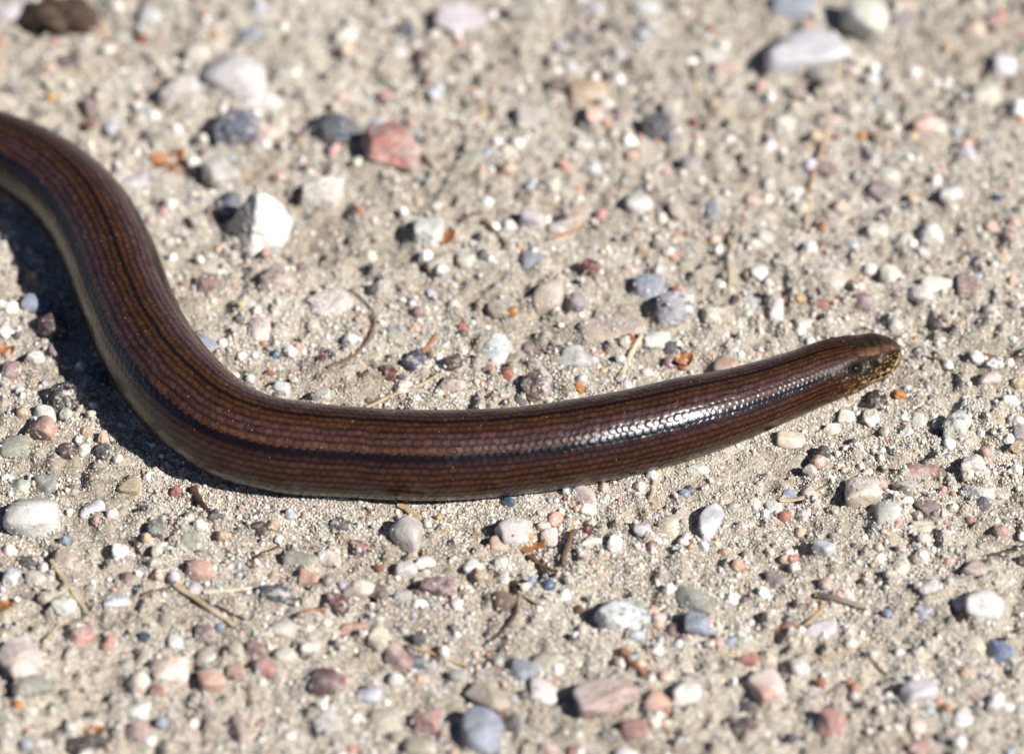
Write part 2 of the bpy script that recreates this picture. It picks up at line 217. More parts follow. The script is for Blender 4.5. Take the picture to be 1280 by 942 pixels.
    (2.91, 22.95, -0.16, 1.58, 2.02, 1.14, -0.0, 'm', 0.229, 0.266, 0.344, 'small blue-grey half-buried pebble nearest to the round beige-pink pebble'),
    (50.71, -32.39, -0.15, 1.49, 1.9, 1.07, -0.0, 'q', 0.596, 0.555, 0.428, 'small translucent beige half-buried pebble nearest to the round cream-white pebble'),
    (52.92, 21.33, 0.5, 1.46, 1.53, 1.24, -0.0, 's', 0.591, 0.571, 0.491, 'small cream rounded pebble nearest to the upright greyish white oval pebble'),
    (-22.19, -58.96, 0.23, 1.06, 1.78, 0.9, -0.0, 'm', 0.379, 0.193, 0.177, 'small rose-red elongated pebble close to the glossy dark red stone'),
    (34.47, 37.95, 0.32, 1.47, 1.56, 1.25, -0.0, 's', 0.47, 0.286, 0.231, 'small salmon rounded pebble nearest to the rough slate pebble'),
    (-36.28, 14.44, 0.32, 1.43, 1.52, 1.22, -0.0, 'a', 0.471, 0.464, 0.427, 'small pale grey angular pebble close to the flat lavender-pink stone'),
    (-0.68, -64.78, 0.34, 1.37, 1.34, 1.14, -0.0, 'q', 0.147, 0.092, 0.066, 'small brown glassy pebble close to the big blue-grey curved stone'),
    (-53.65, 79.81, 0.33, 1.63, 1.51, 1.29, -0.0, 'm', 0.523, 0.536, 0.567, 'small bluish white rounded pebble nearest to the lavender stone beside the dark bark chunk'),
    (-57.7, 54.29, -0.5, 1.59, 2.08, 1.15, -0.0, 'm', 0.509, 0.521, 0.572, 'small bluish white half-buried pebble nearest to the slate-blue pebble with pink patches'),
    (57.45, 77.83, 0.33, 1.63, 1.51, 1.28, -0.0, 'm', 0.26, 0.233, 0.26, 'small purplish grey rounded pebble nearest to the long cream stone'),
    (37.0, -56.1, 0.28, 1.27, 1.42, 1.08, -0.0, 'm', 0.497, 0.476, 0.472, 'small pale grey rounded pebble nearest to the salmon-mauve stone edged by a red pebble'),
    (-33.18, -53.38, 0.29, 1.38, 1.32, 1.12, -0.0, 's', 0.27, 0.174, 0.174, 'small mauve rounded pebble nearest to the dark slate pebble by the dry grass'),
    (2.54, 31.17, 0.6, 1.55, 1.4, 1.19, -0.0, 's', 0.549, 0.501, 0.56, 'small lavender rounded pebble nearest to the round beige-pink pebble'),
    (56.91, 17.3, 0.54, 1.26, 1.67, 1.07, 1.33, 's', 0.68, 0.655, 0.624, 'small white rounded pebble nearest to the upright greyish white oval pebble'),
    (-39.87, -50.55, 0.26, 1.17, 1.55, 1.0, -0.0, 'm', 0.235, 0.156, 0.158, 'small mauve rounded pebble nearest to the salmon-orange oval pebble'),
    (-32.66, 67.22, -0.44, 1.81, 1.81, 1.3, -0.0, 'm', 0.502, 0.508, 0.468, 'small pale grey half-buried pebble nearest to the big lavender oval pebble'),
    (20.04, 81.28, 0.29, 1.84, 1.3, 1.1, -0.0, 'm', 0.507, 0.555, 0.598, 'small bluish white elongated pebble nearest to the largest bluish grey stone'),
    (40.58, 68.16, 0.33, 1.82, 1.28, 1.09, -0.0, 'm', 0.275, 0.177, 0.179, 'small mauve elongated pebble close to the largest bluish grey stone'),
    (71.69, 77.74, 0.66, 1.83, 1.3, 1.1, 0.9, 'a', 0.439, 0.183, 0.159, 'small brick-red angular pebble nearest to the round greenish white pebble'),
    (55.94, 57.87, -0.31, 1.8, 1.79, 1.29, -0.0, 'm', 0.512, 0.522, 0.487, 'small pale grey half-buried pebble nearest to the smooth pale pink pebble'),
    (-42.03, 23.33, -0.42, 1.73, 1.73, 1.24, -0.0, 'm', 0.586, 0.555, 0.475, 'small cream half-buried pebble nearest to the white triangular stone'),
    (21.66, -60.46, 0.24, 1.09, 1.6, 0.93, -0.0, 'm', 0.693, 0.678, 0.642, 'small white elongated pebble nearest to the large brown-pink stone'),
    (-22.59, -29.95, 0.26, 1.55, 1.2, 1.02, -0.0, 'g', 0.082, 0.082, 0.084, 'small dark grey speckled pebble close to the beige-white pebble near the ochre straw'),
    (18.05, 39.92, 0.07, 2.06, 1.04, 0.75, -0.0, 'm', 0.059, 0.079, 0.113, 'small dark slate elongated pebble close to the rough slate pebble'),
    (-54.91, -16.02, 0.27, 1.2, 1.57, 1.02, -0.0, 'm', 0.082, 0.081, 0.085, 'small dark grey rounded pebble close to the black and white speckled stone'),
    (-24.04, -36.72, 0.25, 1.55, 1.15, 0.98, -0.0, 'm', 0.57, 0.489, 0.451, 'small pinkish white elongated pebble close to the beige upright oval pebble'),
    (40.97, -34.92, 0.26, 1.49, 1.19, 1.01, -0.0, 'a', 0.476, 0.508, 0.552, 'small bluish white angular pebble nearest to the round cream-white pebble'),
    (8.99, 14.38, 0.47, 1.38, 1.42, 1.17, -0.0, 's', 0.282, 0.248, 0.278, 'small purplish grey rounded pebble nearest to the round beige-pink pebble'),
    (48.98, 15.66, 0.3, 1.45, 1.34, 1.14, -0.0, 's', 0.263, 0.172, 0.175, 'small mauve rounded pebble nearest to the upright greyish white oval pebble'),
    (-65.36, -40.11, 0.26, 1.19, 1.45, 1.01, -0.0, 'a', 0.528, 0.549, 0.598, 'small bluish white angular pebble nearest to the big smooth greenish white oval pebble'),
    (-13.87, -38.6, 0.28, 1.37, 1.26, 1.07, -0.0, 's', 0.572, 0.557, 0.498, 'small greenish white rounded pebble nearest to the beige-white pebble near the ochre straw'),
    (-38.86, 76.5, -0.48, 2.03, 1.52, 1.09, -0.0, 'm', 0.242, 0.281, 0.365, 'small blue-grey half-buried pebble nearest to the big lavender oval pebble'),
    (-42.43, 19.42, -0.16, 1.73, 1.58, 1.14, -0.0, 'm', 0.236, 0.158, 0.159, 'small mauve half-buried pebble nearest to the white triangular stone'),
    (-41.86, 6.45, 0.08, 1.61, 1.16, 0.84, -0.0, 'm', 0.235, 0.269, 0.355, 'small blue-grey elongated pebble nearest to the flat lavender-pink stone'),
    (28.53, 35.04, -0.14, 1.37, 2.04, 0.98, -0.0, 'm', 0.23, 0.269, 0.341, 'small blue-grey half-buried pebble nearest to the rough slate pebble'),
    (-40.96, -42.38, 0.06, 1.9, 0.88, 0.63, -0.0, 'm', 0.498, 0.465, 0.511, 'small lavender elongated pebble close to the salmon-orange oval pebble'),
    (-59.74, -15.52, 0.28, 1.39, 1.27, 1.08, -0.0, 's', 0.075, 0.044, 0.049, 'small dark purple-brown rounded pebble nearest to the black and white speckled stone'),
    (51.53, -70.65, 0.23, 1.5, 1.03, 0.88, -0.0, 'm', 0.378, 0.194, 0.18, 'tiny rose-red elongated pebble close to the rose-red stone'),
    (-34.97, 52.82, -0.16, 1.59, 1.78, 1.14, -0.0, 'm', 0.632, 0.426, 0.384, 'small pale pink half-buried pebble nearest to the slate-blue pebble with pink patches'),
    (65.26, 47.83, -0.16, 1.58, 1.77, 1.14, -0.0, 'm', 0.495, 0.463, 0.514, 'small lavender half-buried pebble nearest to the smooth pale pink pebble'),
    (25.65, 44.43, -0.16, 1.58, 1.77, 1.13, -0.0, 'm', 0.269, 0.24, 0.268, 'small purplish grey half-buried pebble close to the rough slate pebble'),
    (49.17, 58.18, -0.16, 1.6, 1.79, 1.15, -0.0, 'm', 0.574, 0.535, 0.459, 'small cream half-buried pebble nearest to the smooth pale pink pebble'),
    (27.87, 12.23, -0.26, 1.52, 1.71, 1.1, -0.0, 'm', 0.583, 0.533, 0.47, 'small cream half-buried pebble nearest to the white and blue-grey granite pebble'),
    (39.03, 24.45, -0.15, 1.77, 1.5, 1.08, -0.0, 'm', 0.506, 0.493, 0.448, 'small pale grey half-buried pebble nearest to the white and blue-grey granite pebble'),
    (-68.66, 0.39, 0.54, 1.28, 1.4, 1.09, -0.0, 's', 0.265, 0.169, 0.167, 'small mauve rounded pebble nearest to the black and white speckled stone'),
    (65.62, -8.92, -0.14, 1.34, 1.84, 0.97, -0.0, 'm', 0.45, 0.372, 0.249, 'small yellow-ochre half-buried pebble close to the speckled white round pebble'),
    (-25.92, -52.84, 0.27, 1.28, 1.24, 1.06, -0.0, 'a', 0.547, 0.554, 0.501, 'tiny greenish white angular pebble close to the glossy dark red stone'),
    (-5.22, -37.2, 0.28, 1.3, 1.26, 1.07, -0.0, 'q', 0.694, 0.666, 0.639, 'tiny white glassy pebble close to the upright brown pebble'),
    (54.28, -42.2, 0.28, 1.29, 1.26, 1.07, -0.0, 'm', 0.517, 0.49, 0.481, 'tiny pale grey rounded pebble nearest to the bright white pebble'),
    (-65.25, 2.7, 0.51, 1.47, 1.2, 1.02, -0.0, 'a', 0.644, 0.608, 0.593, "small white angular pebble nearest to the dark purple-brown stone in the worm's shadow"),
    (-6.53, 22.99, 0.29, 1.39, 1.33, 1.13, -0.0, 'm', 0.577, 0.551, 0.465, 'small cream rounded pebble nearest to the round beige-pink pebble'),
    (10.4, 21.4, 0.54, 1.44, 1.26, 1.07, -0.5, 'a', 0.129, 0.036, 0.039, 'small dark red angular pebble close to the round beige-pink pebble'),
    (-39.52, -54.3, 0.26, 1.33, 1.16, 0.99, -0.0, 'm', 0.456, 0.393, 0.325, 'tiny beige-pink rounded pebble close to the dark slate pebble by the dry grass'),
    (46.03, 55.14, 0.27, 1.59, 1.22, 1.04, -0.0, 'm', 0.413, 0.261, 0.208, 'small salmon rounded pebble nearest to the smooth pale pink pebble'),
    (62.44, 37.81, 0.27, 1.57, 1.2, 1.02, -0.0, 's', 0.646, 0.638, 0.643, 'small white rounded pebble nearest to the rough slate pebble'),
    (24.75, -18.68, 0.21, 1.77, 0.94, 0.8, -0.0, 'm', 0.558, 0.545, 0.493, 'small greenish white elongated pebble close to the elongated pale blue-grey stone'),
    (54.3, -29.88, 0.24, 1.49, 1.08, 0.92, -0.0, 'm', 0.659, 0.603, 0.509, 'tiny cream elongated pebble nearest to the round cream-white pebble'),
    (-15.84, 76.64, 0.29, 1.32, 1.51, 1.12, -0.0, 'm', 0.058, 0.073, 0.111, 'small dark slate rounded pebble close to the broad flat lavender stone'),
    (11.96, 54.78, 0.29, 1.29, 1.48, 1.1, -0.0, 'm', 0.619, 0.425, 0.362, 'small pale pink rounded pebble nearest to the large tan pebble'),
    (14.45, -70.88, 0.22, 1.43, 1.01, 0.86, -0.0, 'm', 0.628, 0.601, 0.596, 'tiny white elongated pebble nearest to the large brown-pink stone'),
    (-38.18, 43.53, 0.2, 0.89, 2.09, 0.75, -0.0, 'm', 0.441, 0.323, 0.234, 'small tan elongated pebble close to the slate-blue pebble with pink patches'),
    (-24.17, 76.38, 0.27, 1.22, 1.62, 1.04, -0.0, 'm', 0.702, 0.657, 0.657, 'small white rounded pebble nearest to the broad flat lavender stone'),
    (4.93, -31.49, 0.25, 1.13, 1.39, 0.96, -0.0, 'm', 0.603, 0.514, 0.467, 'tiny pinkish white rounded pebble nearest to the upright brown pebble'),
    (35.88, -48.78, 0.26, 1.28, 1.17, 1.0, -0.0, 'm', 0.375, 0.159, 0.115, 'tiny orange-red rounded pebble nearest to the salmon-mauve stone edged by a red pebble'),
    (58.74, -44.39, 0.23, 1.04, 1.44, 0.88, 1.45, 's', 0.662, 0.65, 0.637, 'tiny white elongated pebble nearest to the bright white pebble'),
    (10.5, 48.92, 0.25, 1.58, 1.15, 0.98, -0.0, 'm', 0.572, 0.546, 0.473, 'small cream elongated pebble nearest to the rough slate pebble'),
    (-62.27, -40.56, 0.24, 1.4, 1.07, 0.91, -0.0, 'm', 0.57, 0.554, 0.484, 'tiny cream rounded pebble nearest to the big smooth greenish white oval pebble'),
    (-17.21, -42.76, 0.24, 1.4, 1.07, 0.91, -0.5, 'm', 0.136, 0.089, 0.069, 'tiny brown rounded pebble close to the beige upright oval pebble'),
    (45.17, -7.92, 0.27, 1.23, 1.3, 1.05, -0.0, 'a', 0.632, 0.59, 0.519, 'tiny cream angular pebble nearest to the cream-yellow quartz pebble'),
    (51.39, -67.06, 0.24, 1.08, 1.3, 0.92, -0.0, 'm', 0.577, 0.425, 0.334, 'tiny peach rounded pebble close to the rose-red stone'),
    (-5.72, 15.76, -0.24, 1.72, 1.37, 0.99, -0.0, 'm', 0.371, 0.341, 0.278, 'small sandy grey half-buried pebble close to the round beige-pink pebble'),
    (33.15, 16.1, -0.34, 1.38, 1.71, 0.99, -0.0, 'm', 0.465, 0.504, 0.538, 'small bluish white half-buried pebble nearest to the white and blue-grey granite pebble'),
    (66.19, 1.99, 0.26, 1.36, 1.2, 1.02, -0.0, 'g', 0.649, 0.639, 0.63, 'tiny white speckled pebble close to the speckled white round pebble'),
    (-35.34, -57.13, 0.23, 1.34, 1.05, 0.89, -0.0, 'm', 0.435, 0.267, 0.218, 'tiny salmon rounded pebble nearest to the glossy dark red stone'),
    (10.35, -33.41, 0.46, 1.38, 1.08, 0.92, 0.13, 'a', 0.669, 0.668, 0.652, 'tiny white angular pebble close to the big pale blue-white angular stone'),
    (58.52, 82.1, 0.24, 1.74, 1.08, 0.92, -0.0, 'm', 0.556, 0.41, 0.317, 'small peach elongated pebble close to the long cream stone'),
    (15.75, 55.41, 0.29, 1.29, 1.37, 1.1, -0.0, 'm', 0.399, 0.286, 0.261, 'small dusty pink rounded pebble nearest to the rough slate pebble'),
    (-44.38, 32.95, 0.27, 1.36, 1.24, 1.05, -0.0, 'm', 0.569, 0.525, 0.446, 'small cream rounded pebble nearest to the white triangular stone'),
    (-60.92, 58.26, -0.14, 1.4, 1.79, 1.01, -0.0, 'm', 0.244, 0.162, 0.164, 'small mauve half-buried pebble nearest to the big lavender oval pebble'),
    (5.7, 39.05, 0.26, 1.18, 1.45, 1.0, -0.0, 'm', 0.603, 0.564, 0.495, 'small cream rounded pebble nearest to the large angular red stone'),
    (36.69, 13.75, -0.12, 1.14, 2.0, 0.82, -0.0, 'm', 0.725, 0.68, 0.65, "small white half-buried pebble nearest to the salmon pebble touching the worm's back"),
    (48.71, -8.02, 0.25, 1.12, 1.38, 0.95, -0.0, 'a', 0.634, 0.599, 0.528, "tiny cream angular pebble nearest to the dark crumbly stone under the worm's chin"),
    (-29.41, -54.63, 0.25, 1.24, 1.13, 0.96, 0.5, 's', 0.611, 0.584, 0.487, 'tiny cream rounded pebble nearest to the glossy dark red stone'),
    (-33.48, -30.89, 0.22, 1.0, 1.45, 0.85, 1.2, 'm', 0.08, 0.046, 0.051, 'tiny dark purple-brown elongated pebble nearest to the salmon-orange oval pebble'),
    (-67.03, -34.84, -0.1, 1.0, 2.03, 0.72, -0.0, 'm', 0.583, 0.392, 0.351, 'small pale pink half-buried pebble nearest to the big smooth greenish white oval pebble'),
    (-49.54, -55.9, 0.2, 0.88, 1.54, 0.75, -0.0, 'm', 0.451, 0.447, 0.423, 'tiny pale grey elongated pebble nearest to the large pink-white split stone'),
    (-11.55, -36.88, 0.21, 1.48, 0.96, 0.81, -0.0, 'm', 0.696, 0.681, 0.676, 'tiny white elongated pebble nearest to the beige-white pebble near the ochre straw'),
    (-51.42, -35.01, 0.48, 1.12, 1.27, 0.95, -0.0, 's', 0.675, 0.683, 0.65, 'tiny white rounded pebble nearest to the salmon-orange oval pebble'),
    (40.2, 11.05, 0.08, 1.37, 1.13, 0.81, -0.0, 'm', 0.608, 0.55, 0.477, "tiny cream rounded pebble nearest to the salmon pebble touching the worm's back"),
    (-63.36, 74.85, -0.1, 1.01, 2.43, 0.73, -0.0, 'm', 0.405, 0.312, 0.265, 'small dusty pink half-buried pebble close to the lavender stone beside the dark bark chunk'),
    (12.28, 81.57, -0.15, 1.63, 1.53, 1.1, -0.0, 'm', 0.496, 0.484, 0.528, 'small lavender half-buried pebble nearest to the broad flat lavender stone'),
    (53.77, 43.55, -0.15, 1.57, 1.47, 1.06, -0.0, 'm', 0.51, 0.535, 0.469, 'small greenish white half-buried pebble close to the smooth pale pink pebble'),
    (40.02, 39.44, 0.23, 1.57, 1.04, 0.88, -0.26, 'm', 0.678, 0.685, 0.641, 'small white elongated pebble nearest to the rough slate pebble'),
    (55.28, 28.7, -0.15, 1.55, 1.45, 1.04, -0.0, 'm', 0.511, 0.499, 0.467, 'small pale grey half-buried pebble nearest to the upright greyish white oval pebble'),
    (68.57, -11.76, 0.21, 0.93, 1.57, 0.79, -0.0, 'm', 0.29, 0.289, 0.259, 'tiny greenish grey elongated pebble close to the speckled white round pebble'),
    (35.18, -25.48, -0.14, 1.46, 1.37, 0.98, -0.0, 'm', 0.608, 0.609, 0.594, 'small white half-buried pebble nearest to the elongated pale blue-grey stone'),
    (-14.8, -2.5, 0.26, 1.24, 1.19, 1.01, -0.0, 'a', 0.655, 0.583, 0.523, 'tiny cream angular pebble nearest to the flat pale blue-grey stone'),
    (-46.91, -31.24, 0.26, 1.2, 1.16, 0.98, -0.0, 's', 0.1, 0.121, 0.114, 'tiny green-slate rounded pebble close to the salmon-orange oval pebble'),
    (-43.55, -51.74, 0.24, 1.07, 1.24, 0.91, -0.0, 's', 0.624, 0.639, 0.607, 'tiny white rounded pebble nearest to the dark slate pebble by the dry grass'),
    (-0.57, 46.4, -0.13, 1.28, 1.77, 0.92, -0.0, 'm', 0.646, 0.587, 0.51, 'small cream half-buried pebble nearest to the large angular red stone'),
    (-62.32, 3.97, 0.27, 1.23, 1.2, 1.02, -0.0, 'm', 0.25, 0.157, 0.155, "tiny mauve rounded pebble nearest to the dark purple-brown stone in the worm's shadow"),
    (2.48, 7.22, 0.22, 1.48, 1.0, 0.85, -0.0, 'm', 0.241, 0.161, 0.163, 'tiny mauve elongated pebble close to the flat pale blue-grey stone'),
    (21.27, 43.97, 0.25, 1.38, 1.15, 0.98, -0.0, 'm', 0.614, 0.566, 0.501, 'tiny cream rounded pebble nearest to the rough slate pebble'),
    (-11.0, 61.7, 0.2, 0.9, 1.81, 0.77, -0.38, 'm', 0.517, 0.547, 0.604, 'small bluish white elongated pebble nearest to the large angular red stone'),
    (65.23, -0.99, 0.22, 1.43, 1.0, 0.85, -0.0, 'm', 0.555, 0.479, 0.458, 'tiny pinkish white elongated pebble close to the speckled white round pebble'),
    (-16.29, 7.63, -0.14, 1.36, 1.47, 0.98, -0.0, 'm', 0.296, 0.298, 0.254, 'small greenish grey half-buried pebble nearest to the flat lavender-pink stone'),
    (30.41, -55.52, 0.2, 0.92, 1.35, 0.78, 1.45, 'm', 0.448, 0.185, 0.156, 'tiny brick-red elongated pebble close to the salmon-mauve stone edged by a red pebble'),
    (-16.9, 0.04, 0.26, 1.17, 1.2, 0.99, -0.0, 'm', 0.123, 0.037, 0.038, 'tiny dark red rounded pebble nearest to the flat pale blue-grey stone'),
    (53.39, -10.8, 0.25, 1.15, 1.18, 0.98, -0.0, 'a', 0.506, 0.503, 0.458, 'tiny pale grey angular pebble close to the speckled white round pebble'),
    (21.22, -49.5, 0.24, 1.1, 1.13, 0.94, -0.0, 'm', 0.259, 0.167, 0.172, 'tiny mauve rounded pebble nearest to the greenish beige oval pebble'),
    (61.64, -62.92, 0.24, 1.09, 1.12, 0.92, -0.0, 'm', 0.698, 0.661, 0.673, 'tiny white rounded pebble nearest to the clear blue pebble'),
    (50.8, -37.23, 0.25, 1.12, 1.15, 0.95, 0.9, 'm', 0.608, 0.565, 0.476, 'tiny cream rounded pebble nearest to the round cream-white pebble'),
    (67.76, -4.95, 0.24, 1.23, 1.09, 0.93, -0.0, 'm', 0.647, 0.624, 0.6, 'tiny white rounded pebble nearest to the speckled white round pebble'),
    (-57.73, 76.05, 0.27, 1.22, 1.29, 1.04, -0.0, 'm', 0.505, 0.506, 0.462, 'tiny pale grey rounded pebble nearest to the lavender stone beside the dark bark chunk'),
    (-42.54, 35.05, 0.17, 0.78, 1.86, 0.66, -0.0, 'm', 0.368, 0.289, 0.254, 'small dusty pink elongated pebble close to the white triangular stone'),
    (11.63, 44.26, 0.26, 1.18, 1.25, 1.0, -0.0, 'm', 0.533, 0.547, 0.604, 'tiny bluish white rounded pebble nearest to the rough slate pebble'),
    (23.4, 34.2, 0.26, 1.17, 1.24, 0.99, -0.0, 'm', 0.361, 0.28, 0.244, 'tiny dusty pink rounded pebble close to the rough slate pebble'),
    (43.59, 77.17, 0.27, 1.22, 1.29, 1.04, -0.0, 'm', 0.425, 0.272, 0.218, 'tiny salmon rounded pebble nearest to the largest bluish grey stone'),
    (-8.08, 1.68, 0.21, 1.41, 0.96, 0.81, 0.38, 'm', 0.076, 0.048, 0.05, 'tiny dark purple-brown elongated pebble nearest to the flat pale blue-grey stone'),
    (-51.92, -69.64, -0.26, 1.04, 1.56, 0.75, -0.0, 'm', 0.649, 0.67, 0.629, 'small white half-buried pebble nearest to the large pink-white split stone'),
    (4.72, -70.12, 0.2, 1.25, 0.92, 0.78, -0.0, 'm', 0.568, 0.397, 0.359, 'tiny pale pink elongated pebble close to the big blue-grey curved stone'),
    (53.22, 51.8, 0.23, 1.39, 1.05, 0.89, -0.0, 'm', 0.401, 0.308, 0.22, 'tiny tan rounded pebble close to the smooth pale pink pebble'),
    (35.52, 28.88, 0.23, 1.36, 1.03, 0.87, -0.0, 'm', 0.488, 0.484, 0.448, 'tiny pale grey rounded pebble nearest to the white and blue-grey granite pebble'),
    (-63.63, -36.75, -0.13, 1.26, 1.35, 0.91, -0.0, 'm', 0.089, 0.084, 0.086, 'small dark grey half-buried pebble close to the big smooth greenish white oval pebble'),
    (34.69, 21.92, 0.25, 1.19, 1.14, 0.97, -0.0, 'm', 0.702, 0.685, 0.679, 'tiny white rounded pebble nearest to the white and blue-grey granite pebble'),
    (-7.05, -57.38, 0.23, 1.09, 1.05, 0.89, -0.0, 'q', 0.282, 0.278, 0.247, 'tiny greenish grey glassy pebble close to the big blue-grey curved stone'),
    (-26.02, -4.87, 0.21, 1.35, 0.95, 0.81, -0.0, 'm', 0.475, 0.471, 0.448, 'tiny pale grey elongated pebble nearest to the flat lavender-pink stone'),
    (-14.33, -43.53, 0.19, 1.29, 0.87, 0.74, -0.0, 'm', 0.459, 0.461, 0.443, 'tiny pale grey elongated pebble nearest to the beige upright oval pebble'),
    (-12.91, 70.53, 0.26, 1.21, 1.18, 1.0, -0.0, 'm', 0.125, 0.034, 0.037, 'tiny dark red rounded pebble nearest to the broad flat lavender stone'),
    (43.23, 15.21, 0.25, 1.15, 1.11, 0.95, -0.0, 'm', 0.361, 0.153, 0.114, 'tiny orange-red rounded pebble nearest to the upright greyish white oval pebble'),
    (6.03, 29.78, 0.23, 1.26, 1.03, 0.87, -0.0, 'm', 0.475, 0.447, 0.441, 'tiny pale grey rounded pebble nearest to the round beige-pink pebble'),
    (-66.25, -45.28, 0.18, 0.81, 1.37, 0.68, -0.0, 'm', 0.634, 0.609, 0.61, 'tiny white elongated pebble nearest to the large pink-white split stone'),
    (-16.57, 71.56, -0.21, 1.62, 1.21, 0.87, -0.0, 'm', 0.637, 0.608, 0.594, 'small white half-buried pebble nearest to the broad flat lavender stone'),
    (26.27, 37.95, -0.29, 1.56, 1.17, 0.84, -0.0, 'm', 0.257, 0.172, 0.172, 'small mauve half-buried pebble nearest to the rough slate pebble'),
    (46.68, 35.43, 0.25, 1.13, 1.14, 0.96, -0.0, 'm', 0.558, 0.396, 0.334, 'tiny pale pink rounded pebble close to the upright greyish white oval pebble'),
    (68.14, 32.35, -0.13, 1.36, 1.31, 0.94, -0.0, 'm', 0.572, 0.406, 0.341, 'small pale pink half-buried pebble nearest to the smooth pale pink pebble'),
    (-45.56, -61.0, 0.22, 0.98, 1.04, 0.84, -0.0, 'm', 0.22, 0.093, 0.06, 'tiny rust-brown rounded pebble close to the large pink-white split stone'),
    (28.32, -51.2, 0.22, 1.0, 1.06, 0.85, -0.0, 'm', 0.248, 0.297, 0.381, 'tiny blue-grey rounded pebble close to the greenish beige oval pebble'),
    (-31.33, -2.69, 0.23, 1.13, 1.03, 0.88, -0.0, 's', 0.51, 0.53, 0.563, 'tiny bluish white rounded pebble nearest to the flat lavender-pink stone'),
    (12.12, 4.66, -0.29, 1.17, 1.41, 0.84, -0.0, 'm', 0.6, 0.418, 0.366, 'tiny pale pink half-buried pebble close to the broad flat beige stone'),
    (38.57, -27.44, 0.21, 1.13, 0.97, 0.82, -0.0, 'm', 0.605, 0.525, 0.485, 'tiny pinkish white rounded pebble nearest to the beige translucent oval pebble'),
    (10.07, -26.33, 0.2, 1.21, 0.89, 0.76, -0.0, 's', 0.648, 0.602, 0.497, 'tiny cream elongated pebble nearest to the elongated pale blue-grey stone'),
]
